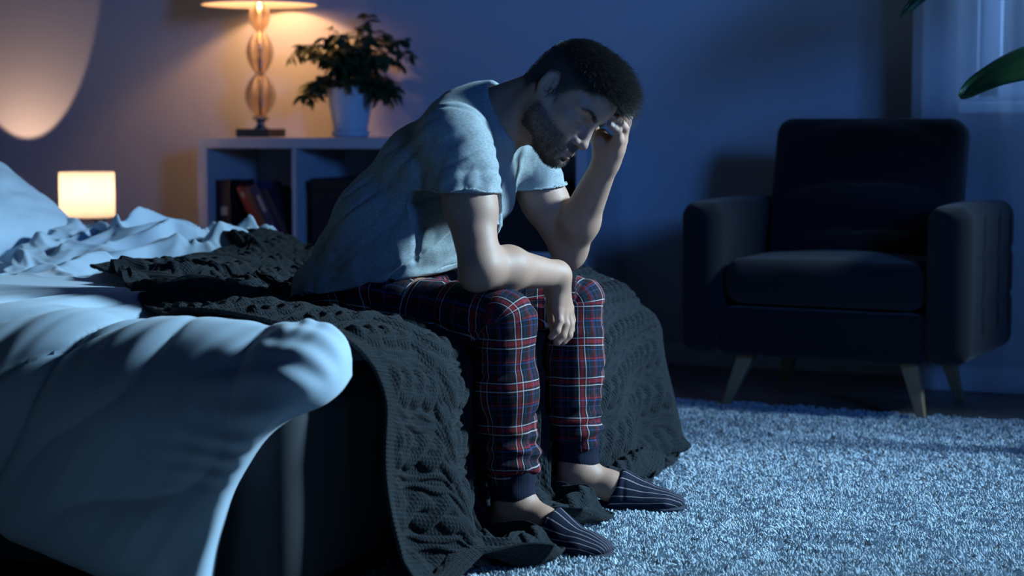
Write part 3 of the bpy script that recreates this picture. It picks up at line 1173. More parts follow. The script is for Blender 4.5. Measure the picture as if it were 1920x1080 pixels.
for k in range(3):
    a = radians(200 + 120 * k + 25)
    x, y = NX_ + (rs - .006) * cos(a), NY_ + (rs - .006) * sin(a)
    bm = bm_new()
    add_tube(bm, [(x, y, .4605), (x, y, zs0 + .004)], .0035, 10)
    bm_done('leg', bm, M['black_metal'], sl, smooth=True)
bm = bm_new()
add_lathe(bm, [(rs + .0005, zs0 - .001), (rs + .003, zs0 - .001), (rs + .003, zs0 + .004), (rs + .0005, zs0 + .004), (rs + .0005, zs0 - .001)], (NX_, NY_, 0), 40)
bm_done('rim', bm, M['black_metal'], sl)
bulb_light('small_lamp_bulb', (NX_, NY_, .630), 1.6, (1.0, .74, .50), .028)

# assumed small up-light on a floor-stand out of view, added for the wall glow
UX, UY = -4.47, 5.85
ul = empty('assumed_uplight', (UX, UY, 0), 'assumed small black up-light on a stand close to the back wall behind the pillow', 'lamp')
bm = bm_new()
add_lathe(bm, [(0, 0), (.07, 0), (.07, .012), (.012, .016), (.010, .60), (0, .60)], (UX, UY, 0), 24)
bm_done('stand', bm, M['black_metal'], ul, smooth=False)
bm = bm_new()
add_lathe(bm, [(.01, .60), (.025, .60), (.030, .655), (.028, .655), (.022, .605), (.01, .605)], (UX, UY, 0), 32)
bm_done('lamp_shade', bm, M['black_metal'], ul, smooth=False)
l = bpy.data.lights.new('assumed_uplight_spot', 'SPOT')
l.energy = 7.5
l.color = (1.0, .62, .40)
l.spot_size = radians(64)
l.spot_blend = .12
l.shadow_soft_size = .01
o = bpy.data.objects.new('assumed_uplight_spot', l)
COL.objects.link(o)
o.location = (UX, UY, .675)
o.rotation_euler = (radians(180 - 40), 0, 0)


# ------------------------------------------------------------------ plant on the shelf
def leaf_mesh(V, F_, base, direction, length, width, droop, rng, fold=.25, n=4):
    """one pointed leaf appended to V, F_"""
    d = Vector(direction).normalized()
    side = d.cross(Vector((0, 0, 1)))
    if side.length < .05: side = Vector((1, 0, 0))
    side.normalize()
    side = (Matrix.Rotation(rng.uniform(-.9, .9), 3, d) @ side)
    i0 = len(V)
    p = Vector(base)
    for k in range(n + 1):
        t = k / n
        w = width * (sin(pi * min(t * .92 + .08, 1)) ** .8) * .5 if k < n else 0.0
        up_ = side.cross(d)
        if k in (0, n):
            V.append(tuple(p))
        else:
            V.append(tuple(p - side * w + up_ * w * fold))
            V.append(tuple(p))
            V.append(tuple(p + side * w + up_ * w * fold))
        d = (d + Vector((0, 0, -droop / n))).normalized()
        p = p + d * (length / n)
    # faces
    r = lambda k, j: i0 + 1 + (k - 1) * 3 + j
    F_.append((i0, r(1, 0), r(1, 1))); F_.append((i0, r(1, 1), r(1, 2)))
    for k in range(1, n - 1):
        F_.append((r(k, 0), r(k + 1, 0), r(k + 1, 1), r(k, 1)))
        F_.append((r(k, 1), r(k + 1, 1), r(k + 1, 2), r(k, 2)))
    tip = i0 + 1 + (n - 1) * 3
    F_.append((r(n - 1, 0), tip, r(n - 1, 1))); F_.append((r(n - 1, 1), tip, r(n - 1, 2)))


PX, PY = -2.96, 5.93
plant = empty('potted_fig', (PX, PY, SZ1), 'leafy weeping fig in a pale pot on the shelf beside the glass lamp', 'plant')
bm = bm_new()
add_lathe(bm, [(0, .001), (.058, .001), (.066, .005), (.068, .020), (.062, .024)], (PX, PY, SZ1), 40)
bm_done('saucer', bm, M['pot'], plant, smooth=True)
bm = bm_new()
add_lathe(bm, [(0, .006), (.055, .006), (.060, .03), (.078, .125), (.084, .168), (.086, .170), (.086, .178), (.080, .178), (.076, .165), (.070, .150)], (PX, PY, SZ1), 48)
bm_done('pot', bm, M['pot'], plant, smooth=True)
bm = bm_new()
add_lathe(bm, [(0, .162), (.05, .163), (.0755, .158)], (PX, PY, SZ1), 32)
bm_done('soil', bm, M['soil'], plant)
rng = random.Random(12)
Vl, Fl = [], []
bm = bm_new()
zb_ = SZ1 + .16
for k in range(50):
    a = rng.uniform(0, 2 * pi)
    low_ = k >= 34
    tilt = rng.uniform(.1, 1.0) if not low_ else rng.uniform(1.1, 1.5)
    p = Vector((PX + .012 * cos(a), PY + .012 * sin(a), zb_))
    d = Vector((cos(a) * tilt * .46, sin(a) * tilt * .32, .5 if low_ else 1)).normalized()
    L = rng.uniform(.15, .20) if low_ else rng.uniform(.16, .29)
    pts = [p.copy()]
    n = 10
    for j in range(n):
        d = (d + Vector((cos(a) * .07 * tilt, sin(a) * .045 * tilt, -.24 * tilt * (j / n) * 1.5)) + Vector((rng.uniform(-.05, .05), rng.uniform(-.05, .05), 0))).normalized()
        p = p + d * L / n
        if p.y > WY - .05: p.y = WY - .05
        pts.append(p.copy())
        if j >= 2:
            for q in range(4):
                b_ = rng.uniform(0, 2 * pi)
                ld = Vector((cos(b_) * .8 + d.x * .5, sin(b_) * .6 + d.y * .5, rng.uniform(-.75, .25)))
                if p.y + ld.y * .05 > WY - .02: ld.y = -abs(ld.y)
                leaf_mesh(Vl, Fl, p, ld, rng.uniform(.036, .062), rng.uniform(.016, .024), rng.uniform(.2, 1.0), rng)
    add_tube(bm, pts, [.0045 * (1 - .7 * i / n) for i in range(n + 1)], 6)
bm_done('branches', bm, M['bark'], plant, smooth=True)
lv = link('foliage', np_mesh('foliage', np.array(Vl), Fl), M['leaf'], plant)
tag(lv, kind='stuff')

# ------------------------------------------------------------------ armchair
AC = np.array([-1.083, 5.405, 0.0])
AR = radians(-5.5)
chair = empty('armchair', tuple(AC), 'dark upholstered armchair with tufted back and splayed wooden legs', 'armchair', rz=AR)
Rz = np.array([[cos(AR), -sin(AR), 0], [sin(AR), cos(AR), 0], [0, 0, 1]])


def chair_part(name, fld, material=None, disp=None):
    V, Fq = fld.mesh()
    V = V @ Rz.T + AC
    return link(name, np_mesh(name, V, Fq), material or M['chair_fabric'], chair)


H_ = .006
for sx in (-1, 1):
    f = Field((min(sx * .28, sx * .44), -.33, .13), (max(sx * .28, sx * .44), .33, .64), H_)
    f.add(rbox((sx * .356, -.005, .385), (.062, .288, .215), .042))
    # softly rounded underside and rising top
    R1 = np.array(Matrix.Rotation(radians(3), 3, 'X'))
    f.add(ell((sx * .356, .0, .583), (.058, .30, .022)), .02)
    # tufting seams on the outer side
    for yy in (-.12, .06, .2):
        f.sub(rcone((sx * .424, yy, .25), (sx * .424, yy, .56), .010, .010), .012)
    for zz in (.33, .46):
        f.sub(rcone((sx * .424, -.20, zz), (sx * .424, .26, zz), .010, .010), .012)
    chair_part('armrest', f)
f = Field((-.33, -.33, .13), (.33, .30, .35), H_)
f.add(rbox((0, -.01, .235), (.296, .268, .068), .018))
chair_part('seat_frame', f)
f = Field((-.33, -.34, .27), (.33, .22, .5), H_)
f.add(rbox((0, -.05, .378), (.291, .245, .066), .055))
f.add(ell((0, -.06, .40), (.27, .23, .055)), .03)
f.sub(rcone((-.30, -.298, .378), (.30, -.298, .378), .003, .003), .006)
chair_part('seat_cushion', f)
f = Field((-.34, .02, .34), (.34, .36, .9), H_)
tl = radians(-13)
RB = np.array(Matrix.Rotation(tl, 3, 'X')).T
cB = np.array((0, .165, .60))
ax_u = np.array(Matrix.Rotation(tl, 3, 'X') @ Vector((0, 0, 1)))
ax_n = np.array(Matrix.Rotation(tl, 3, 'X') @ Vector((0, -1, 0)))
f.add(rbox(cB, (.289, .062, .243), .05, RB))
for hz, th_ in ((-.155, .065), (-.02, .067), (.145, .078)):
    f.add(ell(cB + ax_u * hz + ax_n * .045, (.265, .046, th_ * 1.04), RB), .006)
for hz in (-.085, .055):
    for k in range(8):
        x0, x1 = -.27 + k * .0675, -.27 + (k + 1) * .0675
        sag = lambda x: -.008 * (1 - abs(sin(x / .135 * pi)))
        f.sub(rcone(cB + ax_u * (hz + sag(x0)) + ax_n * .080 + np.array((x0, 0, 0)), cB + ax_u * (hz + sag(x1)) + ax_n * .080 + np.array((x1, 0, 0)), .013, .013), .014)
chair_part('backrest', f)
for (bx, by), (tx, ty) in (((-.285, -.245), (-.235, -.195)), ((.285, -.245), (.235, -.195)), ((-.272, .235), (-.235, .19)), ((.272, .245), (.235, .19))):
    bm = bm_new()
    q = []
    for (x, y, z, h) in ((tx, ty, .172, .026), (bx, by, .002 if by > 0 else .016, .0125)):
        q.append([bm.verts.new(tuple(np.array((x + a * h, y + b * h * .8, z)) @ Rz.T + AC)) for a, b in ((-1, -1), (1, -1), (1, 1), (-1, 1))])
    for k in range(4):
        bm.faces.new((q[0][k], q[0][(k + 1) % 4], q[1][(k + 1) % 4], q[1][k]))
    bm.faces.new(q[0]); bm.faces.new(q[1][::-1])
    bm_done('leg', bm, M['oak'], chair, bevel=.003)

# ------------------------------------------------------------------ rug with a deep pile
def rug_edge(x):
    return 5.225 - 0.05 * (x + 1.1)


RX0, RX1, RY0 = -2.3, 0.9, 1.6
bm = bm_new()
vs = [bm.verts.new(p) for p in ((RX0, RY0, .0005), (RX1, RY0, .0005), (RX1, rug_edge(RX1), .0005), (RX0, rug_edge(RX0), .0005))]
f0 = bm.faces.new(vs)
r = bmesh.ops.extrude_face_region(bm, geom=[f0])
bmesh.ops.translate(bm, verts=[v for v in r['geom'] if isinstance(v, bmesh.types.BMVert)], vec=(0, 0, .007))
rugm = mat('rug_backing', (.13, .15, .17), .95)
rug = bm_done('rug', bm, rugm)
tag(rug, 'thick shaggy light grey rug under the man and the armchair front legs', 'rug')


def yarn_material():
    m = bpy.data.materials.new('rug_yarn')
    m.use_nodes = True
    nt = m.node_tree
    b = nt.nodes['Principled BSDF']
    hi = nt.nodes.new('ShaderNodeHairInfo')
    cr = nt.nodes.new('ShaderNodeValToRGB')
    cr.color_ramp.elements[0].position = 0.0
    cr.color_ramp.elements[0].color = (.17, .16, .15, 1)
    cr.color_ramp.elements[1].position = .12
    cr.color_ramp.elements[1].color = (.32, .39, .45, 1)
    e = cr.color_ramp.elements.new(1.0)
    e.color = (.53, .63, .72, 1)
    nt.links.new(hi.outputs['Random'], cr.inputs[0])
    nt.links.new(cr.outputs[0], b.inputs['Base Color'])
    b.inputs['Roughness'].default_value = .9
    b.inputs['Specular IOR Level'].default_value = .15
    return m


def curves_object(name, pts, rad, material, parent):
    """pts: (n, k, 3) strands"""
    n, k, _ = pts.shape
    h = bpy.data.hair_curves.new(name)
    h.add_curves([k] * n)
    h.attributes['position'].data.foreach_set('vector', pts.astype(np.float32).ravel())
    ra = h.attributes.new('radius', 'FLOAT', 'POINT')
    ra.data.foreach_set('value', np.broadcast_to(rad, (n, k)).astype(np.float32).ravel())
    h.materials.append(material)
    o = bpy.data.objects.new(name, h)
    COL.objects.link(o)
    if parent is not None:
        o.parent = parent
        if parent.type == 'EMPTY':
            o.matrix_parent_inverse = Matrix.Translation(parent.location).inverted()
    return o


SLIP = [((-1.352, 3.300), (-1.092, 3.262)), ((-1.352, 3.660), (-1.088, 3.748))]


def build_pile():
    rs_ = np.random.RandomState(3)
    sets = []
    for (x0, x1, y0, y1, sp) in ((-1.45, -.15, 2.75, 4.1, .0052), (-1.9, -.35, 4.1, 5.3, .0064), (-.35, .88, 2.2, 5.3, .016), (-1.45, -.35, 1.65, 2.75, .016), (-2.3, -1.9, 1.65, 5.3, .03)):
        gx, gy = np.meshgrid(np.arange(x0, x1, sp), np.arange(y0, y1, sp), indexing='ij')
        p = np.stack([gx.ravel(), gy.ravel()], -1) + rs_.uniform(-.5, .5, (gx.size, 2)) * sp
        sets.append(np.c_[p, np.full(len(p), sp)])
    p = np.concatenate(sets)
    keep = (p[:, 1] < rug_edge(p[:, 0]) - .004) & (p[:, 0] > RX0 + .01)
    for a, b in SLIP:
        a, b = np.array(a), np.array(b)
        b = b - (b - a) * .17
        d = b - a
        t = np.clip(((p[:, :2] - a) @ d) / (d @ d), 0, 1)
        dist = np.linalg.norm(p[:, :2] - a - t[:, None] * d, axis=1)
        keep &= dist > .043
    keep &= ~((p[:, 0] < -1.46) & (p[:, 1] < 4.42))
    p = p[keep]
    n = len(p)
    sp = p[:, 2:3]
    cl = vnoise(p[:, 0] * 38, p[:, 1] * 38, 0, 1)
    cl2 = vnoise(p[:, 0] * 9, p[:, 1] * 9, 0, 2)
    h = .0135 + .0035 * cl + .003 * cl2 + rs_.uniform(-.003, .003, n)
    lx = .006 * vnoise(p[:, 0] * 60, p[:, 1] * 60, 0, 7) + rs_.normal(0, .0034, n)
    ly = .006 * vnoise(p[:, 0] * 60, p[:, 1] * 60, 0, 8) + rs_.normal(0, .0034, n)
    P = np.zeros((n, 3, 3))
    P[:, 0, :2] = p[:, :2]; P[:, 0, 2] = .006
    P[:, 1, 0] = p[:, 0] + lx * .4; P[:, 1, 1] = p[:, 1] + ly * .4; P[:, 1, 2] = .006 + h * .6
    P[:, 2, 0] = p[:, 0] + lx; P[:, 2, 1] = p[:, 1] + ly; P[:, 2, 2] = .006 + h
    rad = np.concatenate([sp * .42, sp * .44, sp * .30], 1)
    rad = np.minimum(rad, .0032)
    return P, rad


P_, R_ = build_pile()
pile = curves_object('pile', P_, R_, yarn_material(), rug)
tag(pile, kind='stuff')

# ------------------------------------------------------------------ large-leaved plant beside the window (its pot is outside the picture)
LPX, LPY = -0.10, 4.75
lp = empty('large_leaf_plant', (LPX, LPY, 0), 'tall house plant with broad drooping green leaves beside the curtain', 'plant')
bm = bm_new()
add_lathe(bm, [(0, .009), (.11, .009), (.15, .26), (.155, .27), (.14, .27), (.135, .22), (0, .22)], (LPX, LPY, 0), 40)
bm_done('pot', bm, M['pot'], lp, smooth=True)
bm = bm_new()
for k, (ex, ey, ez) in enumerate(((-.02, .0, 1.05), (.04, .03, 1.5), (.0, -.05, 1.3))):
    add_tube(bm, [(LPX + .01 * k, LPY, .2), (LPX + ex * .4, LPY + ey * .5, .6), (LPX + ex, LPY + ey, ez)], [.014, .011, .006], 10)
bm_done('stem', bm, M['bark'], lp, smooth=True)


def big_leaf(base, mid, tip, width, roll=0.0, wave=.02, seed=0, curl=0.0):
    """broad leaf along a quadratic curve with a midrib, wavy edges and real thickness"""
    nu, nv = 40, 17
    base, mid, tip = map(np.array, (base, mid, tip))
    V = []
    for i in range(nu):
        t = i / (nu - 1)
        p = (1 - t) ** 2 * base + 2 * t * (1 - t) * mid + t * t * tip
        d = 2 * (1 - t) * (mid - base) + 2 * t * (tip - mid)
        d = d / np.linalg.norm(d)
        side = np.cross(d, (0, 0, 1.0)); side /= np.linalg.norm(side) + 1e-9
        up_ = np.cross(side, d)
        c, s = cos(roll), sin(roll)
        side, up_ = side * c + up_ * s, up_ * c - side * s
        w = width * .5 * (sin(pi * min(1, t * .97 + .03)) ** .62) * (1 - .25 * t)
        for j in range(nv):
            q = -1 + 2 * j / (nv - 1)
            hgt = .22 * w * abs(q) - curl * w * q * q + wave * abs(q) ** 1.5 * float(vnoise(t * 4, q * 1.2, 0, seed)) 
            V.append(p + side * w * q + up_ * hgt)
    V = np.array(V)
    me = np_mesh('leaf', V, grid_faces(nu, nv))
    o = link('leaf', me, M['big_leaf'], lp)
    sd = o.modifiers.new('solid', 'SOLIDIFY')
    sd.thickness = .0012
    return o


for args in (((-.14, 4.74, .95), (-.50, 4.64, 1.05), (-.66, 4.60, .885), .15, .75, .02, 1, .35),
             ((-.12, 4.78, 1.30), (-.55, 4.74, 1.46), (-.81, 4.62, 1.085), .17, .85, .02, 2, .2),
             ((-.06, 4.78, 1.48), (-.20, 4.95, 1.85), (-.42, 5.10, 1.75), .17, .2, .02, 3, .2),
             ((-.06, 4.76, 1.45), (.15, 4.70, 1.70), (.40, 4.6, 1.5), .16, 0, .02, 4, .2),
             ((-.12, 4.72, 1.25), (-.25, 4.4, 1.40), (-.30, 4.15, 1.22), .15, .1, .02, 5, .2),
             ((-.12, 4.75, 1.0), (.1, 4.9, 1.2), (.30, 5.0, 1.05), .14, 0, .02, 6, .2)):
    big_leaf(*args)
    b_ = args[0]
    bm = bm_new()
    add_tube(bm, [(LPX - .01, LPY, b_[2] - .12), tuple(b_)], [.006, .004], 8)
    bm_done('leaf_stalk', bm, M['big_leaf'], lp, smooth=True)

# ------------------------------------------------------------------ the seated man
MAN = empty('person', (-1.45, 3.48, 0), 'man in grey t-shirt and plaid pants sitting bowed, forehead resting in one hand', 'person')
A_ = lambda *p: np.array(p, float)

# head frame: f forward (face), s towards his left, u up through the crown
HP, HR, HY = radians(46), radians(12), radians(12)
HO = A_(-1.274, 3.483, .876)
u0 = A_(sin(HP), 0, cos(HP)); f_ax = A_(cos(HP), 0, -sin(HP)); s0 = A_(0, 1, 0)
u_ax = u0 * cos(HR) + s0 * sin(HR)
s_ax = s0 * cos(HR) - u0 * sin(HR)
f_ax, s_ax = f_ax * cos(HY) - s_ax * sin(HY), s_ax * cos(HY) + f_ax * sin(HY)
HS = .95
RH = np.array([f_ax, s_ax, u_ax])


def hd(f, s, u):
    return HO + (f_ax * f + s_ax * s + u_ax * u) * HS


def hell(f, s, u, rf, rs_, ru, rot=None):
    R = RH if rot is None else rot @ RH
    return ell(hd(f, s, u), (rf * HS, rs_ * HS, ru * HS), R)


def rot_local(axis, deg):
    """rotation of the head frame rows about one of its own axes"""
    a = radians(deg)
    c, s = cos(a), sin(a)
    if axis == 's': return np.array([[c, 0, -s], [0, 1, 0], [s, 0, c]])
    if axis == 'u': return np.array([[c, s, 0], [-s, c, 0], [0, 0, 1]])
    return np.array([[1, 0, 0], [0, c, s], [0, -s, c]])


SH_N, EL_N, WR_N = A_(-1.425, 3.315, .785), A_(-1.348, 3.245, .552), A_(-1.276, 3.462, .525)
SH_F, EL_F, WR_F = A_(-1.425, 3.650, .760), A_(-1.335, 3.700, .560), A_(-1.222, 3.600, .742)
NECK0 = A_(-1.425, 3.48, .835)


def body_field(h=.0026):
    f = Field((-1.90, 3.13, .0), (-1.03, 3.86, 1.03), h)
    # --- trunk inside the clothes
    lat = (0, 1, 0)
    f.add(eseg((-1.67, 3.47, .52), (-1.60, 3.475, .62), .135, .10, .14, .10, lat), .02)
    f.add(eseg((-1.60, 3.475, .62), (-1.50, 3.48, .74), .14, .10, .155, .105, lat), .04)
    f.add(eseg((-1.50, 3.48, .74), (-1.445, 3.48, .81), .155, .10, .12, .07, lat), .04)
    f.add(rcone(NECK0 + A_(-.02, -.03, -.02), SH_N + A_(-.005, .02, .01), .05, .046), .03)
    f.add(rcone(NECK0 + A_(-.02, .03, -.02), SH_F + A_(-.005, -.02, .01), .05, .046), .03)
    # --- legs inside the pyjamas
    f.add(rcone((-1.66, 3.385, .465), (-1.33, 3.293, .450), .07, .052), .02)
    f.add(rcone((-1.66, 3.575, .465), (-1.33, 3.693, .450), .07, .052), .02)
    for (x, y, tx, ty) in ((-1.315, 3.298, -1.11, 3.268), (-1.318, 3.668, -1.11, 3.735)):
        k = A_(-1.318, 3.293 if y < 3.5 else 3.693, .44)
        an = A_(x + .012, y, .098)
        he = A_(x - .006, y, .052)
        f.add(rcone(k, (x - .004, y, .25), .045, .038), .01)
        f.add(rcone((x - .004, y, .25), an, .038, .034), .01)
        f.add(rcone(an + A_(-.004, 0, 0), he, .035, .031), .02)
        f.add(ell((x + .004, y - .030, .092), (.014, .012, .014)), .012)
        f.add(ell((x + .004, y + .030, .096), (.014, .012, .014)), .012)
        f.add(rcone(an + A_(.01, 0, -.01), (x + .08, y + (ty - y) * .35, .062), .033, .028), .03)
        f.add(rcone((x + .08, y + (ty - y) * .35, .062), (x + .17, y + (ty - y) * .8, .040), .030, .018), .02)
    # --- neck
    f.add(rcone(NECK0, hd(-.030, 0, -.030), .058, .052), .03)
    f.add(rcone(NECK0 + A_(.03, 0, -.01), hd(.005, 0, -.055), .050, .050), .03)
    f.add(rcone(NECK0 + A_(.035, -.03, -.02), hd(-.02, -.055, -.03), .018, .018), .02)      # neck muscle
    f.add(rcone(NECK0 + A_(.035, .03, -.02), hd(-.02, .055, -.03), .018, .018), .02)
    f.add(hell(.030, 0, -.085, .016, .014, .014), .02)
    # --- skull and face
    f.add(hell(-.006, 0, .034, .084, .074, .083), .03)
    f.add(hell(.032, 0, .040, .062, .066, .070), .03)
    f.add(hell(.046, 0, -.028, .050, .054, .080), .03)
    for s in (-1, 1):
        f.add(rcone(hd(.010, s * .056, -.028), hd(.020, s * .051, -.056), .016, .016), .03)
        f.add(rcone(hd(.020, s * .051, -.056), hd(.080, s * .018, -.090), .016, .015), .03)
        f.add(hell(.060, s * .044, -.020, .022, .018, .018), .02)           # cheekbone
        f.add(hell(.058, s * .036, -.058, .022, .018, .024), .02)
        f.add(rcone(hd(.088, s * .010, .020), hd(.070, s * .050, .020), .010, .010), .012)    # brow
    f.add(hell(.087, 0, -.091, .018, .022, .015), .018)
    f.add(hell(.080, 0, .052, .018, .046, .034), .02)
    f.add(rcone(hd(.086, 0, -.062), hd(.086, 0, -.082), .024, .020), .02)
    for s in (-1, 1):
        f.sub(hell(.101, s * .030, -.001, .019, .020, .013), .012)          # eye socket
        f.add(hell(.0765, s * .031, -.003, .0145, .0160, .0130), .003)      # closed lids
        f.sub(rcone(hd(.0905, s * .020, -.0085), hd(.0865, s * .044, -.0060), .0012, .0012), .003)
    f.add(rcone(hd(.092, 0, .014), hd(.1130, 0, -.030), .0080, .0095), .009)      # nose
    f.add(hell(.1135, 0, -.0335, .0115, .0115, .0100), .006)
    for s in (-1, 1):
        f.add(hell(.1025, s * .0135, -.0375, .0105, .0075, .0080), .005)
        f.sub(hell(.1065, s * .0075, -.0455, .0050, .0030, .0040), .002)
    f.add(hell(.1035, 0, -.0640, .0085, .0220, .0058), .006)                # lips
    f.add(hell(.1005, 0, -.0745, .0085, .0190, .0062), .006)
    f.sub(rcone(hd(.1120, -.016, -.0695), hd(.1120, .016, -.0695), .0012, .0012), .003)
    f.sub(rcone(hd(.1120, 0, -.0695), hd(.1020, .024, -.0705), .0012, .0010), .003)
    f.sub(rcone(hd(.1120, 0, -.0695), hd(.1020, -.024, -.0705), .0012, .0010), .003)
    f.sub(hell(.110, 0, -.0830, .007, .014, .004), .006)
    # --- ears
    for s in (-1, 1):
        R = rot_local('u', -24 * s) @ rot_local('s', -12)
        f.add(ell(hd(-.006, s * .0780, .000), (.0160, .0055, .0270), R @ RH), .004)
        f.add(ell(hd(.000, s * .0740, -.026), (.0095, .0055, .0110), RH), .006)
        f.sub(ell(hd(-.003, s * .0830, .005), (.0100, .0060, .0180), R @ RH), .002)
        f.add(ell(hd(-.010, s * .0790, .002), (.0035, .0045, .0150), R @ RH), .003)
        f.sub(ell(hd(.003, s * .0810, -.006), (.0065, .0090, .0080), RH), .003)
        f.add(ell(hd(.012, s * .0745, -.006), (.0045, .0050, .0060), RH), .003)
    # --- near arm (his right), forearm across the knees
    f.add(rcone(SH_N, SH_N * .5 + EL_N * .5, .052, .047), .02)
    f.add(rcone(SH_N * .5 + EL_N * .5, EL_N, .047, .038), .02)
    f.add(rcone(SH_N * .45 + EL_N * .55 + A_(.012, 0, 0), SH_N * .7 + EL_N * .3 + A_(.014, 0, 0), .038, .040), .02)
    f.add(rcone(EL_N, EL_N * .65 + WR_N * .35 + A_(0, 0, .004), .038, .041), .02)
    f.add(rcone(EL_N * .65 + WR_N * .35 + A_(0, 0, .004), WR_N, .041, .0265), .02)
    f.add(ell(EL_N + A_(-.012, -.006, -.020), (.024, .022, .022)), .02)
    # --- far arm (his left), elbow on the knee, hand at the brow
    f.add(rcone(SH_F, SH_F * .5 + EL_F * .5, .052, .047), .02)
    f.add(rcone(SH_F * .5 + EL_F * .5, EL_F, .047, .036), .02)
    f.add(rcone(EL_F, EL_F * .66 + WR_F * .34 + A_(-.004, 0, 0), .036, .041), .02)
    f.add(rcone(EL_F * .66 + WR_F * .34 + A_(-.004, 0, 0), WR_F, .041, .0265), .02)
    f.add(ell(EL_F + A_(.0, 0, -.018), (.022, .022, .022)), .02)
    # --- hands
    def finger(pts, r, k0=.006, first=.010):
        for i in range(len(pts) - 1):
            f.add(rcone(pts[i], pts[i + 1], r[i], r[i + 1]), first if i == 0 else .003)
    # far hand: palm towards the face, fingers bent over the brow
    W = WR_F
    mc = {'p': aty(1159, 262, 3.553), 'r': aty(1163, 262, 3.573), 'm': aty(1166, 262, 3.592), 'i': aty(1166, 264, 3.612)}
    for k, q in mc.items():
        f.add(rcone(W + (q - W) * .12, q, .0175, .0115), .014)
    f.add(rcone(W, W + (mc['r'] - W) * .6, .024, .020), .015)
    f.add(ell(aty(1128, 268, 3.585), (.020, .022, .030)), .015)
    finger([mc['p'], aty(1158, 246, 3.540), aty(1144, 234, 3.524)], [.0098, .0085, .0072], first=.006)
    finger([mc['r'], aty(1170, 240, 3.560), aty(1157, 224, 3.540), aty(1142, 219, 3.520)], [.0105, .0098, .0088, .0076], first=.006)
    finger([mc['m'], aty(1175, 229, 3.580), aty(1165, 212, 3.556), aty(1150, 208, 3.535)], [.0108, .0100, .0090, .0078], first=.006)
    finger([mc['i'], aty(1177, 220, 3.602), aty(1175, 203, 3.584), aty(1164, 197, 3.560)], [.0108, .0098, .0088, .0078], first=.006)
    finger([aty(1128, 280, 3.600), aty(1116, 258, 3.615), aty(1113, 238, 3.606), aty(1116, 222, 3.592)], [.017, .0125, .0108, .0092], first=.014)
    # near hand: hanging from the wrist between the knees
    W = WR_N
    mc = {'p': aty(1045, 580, 3.462), 'r': aty(1054, 583, 3.480), 'm': aty(1061, 582, 3.499), 'i': aty(1065, 577, 3.518)}
    for k, q in mc.items():
        f.add(rcone(W + (q - W) * .10, q, .0190, .0115), .014)
    f.add(rcone(W, aty(1040, 550, 3.490), .0265, .021), .015)
    finger([mc['p'], aty(1049, 602, 3.458), aty(1044, 620, 3.450), aty(1034, 631, 3.446)], [.0100, .0088, .0080, .0070], first=.006)
    finger([mc['r'], aty(1060, 608, 3.478), aty(1055, 629, 3.470), aty(1045, 641, 3.464)], [.0108, .0098, .0088, .0078], first=.006)
    finger([mc['m'], aty(1068, 608, 3.502), aty(1066, 628, 3.496), aty(1056, 640, 3.490)], [.0110, .0100, .0090, .0078], first=.006)
    finger([mc['i'], aty(1070, 600, 3.526), aty(1069, 618, 3.523), aty(1062, 629, 3.516)], [.0108, .0098, .0088, .0076], first=.006)
    finger([aty(1040, 545, 3.505), aty(1033, 575, 3.530), aty(1036, 602, 3.530), aty(1040, 622, 3.520)], [.0165, .0125, .0108, .0090], first=.014)
    return f


BV, BF = body_field().mesh()
bme = np_mesh('body', BV, BF)
body = link('body', bme, M['skin'], MAN)
tag(body, label='bare skin of head, arms, hands and ankles')
BN = vnormals(BV, BF)
hl = (BV - HO) @ RH.T / HS          # head-local coordinates of every body vertex


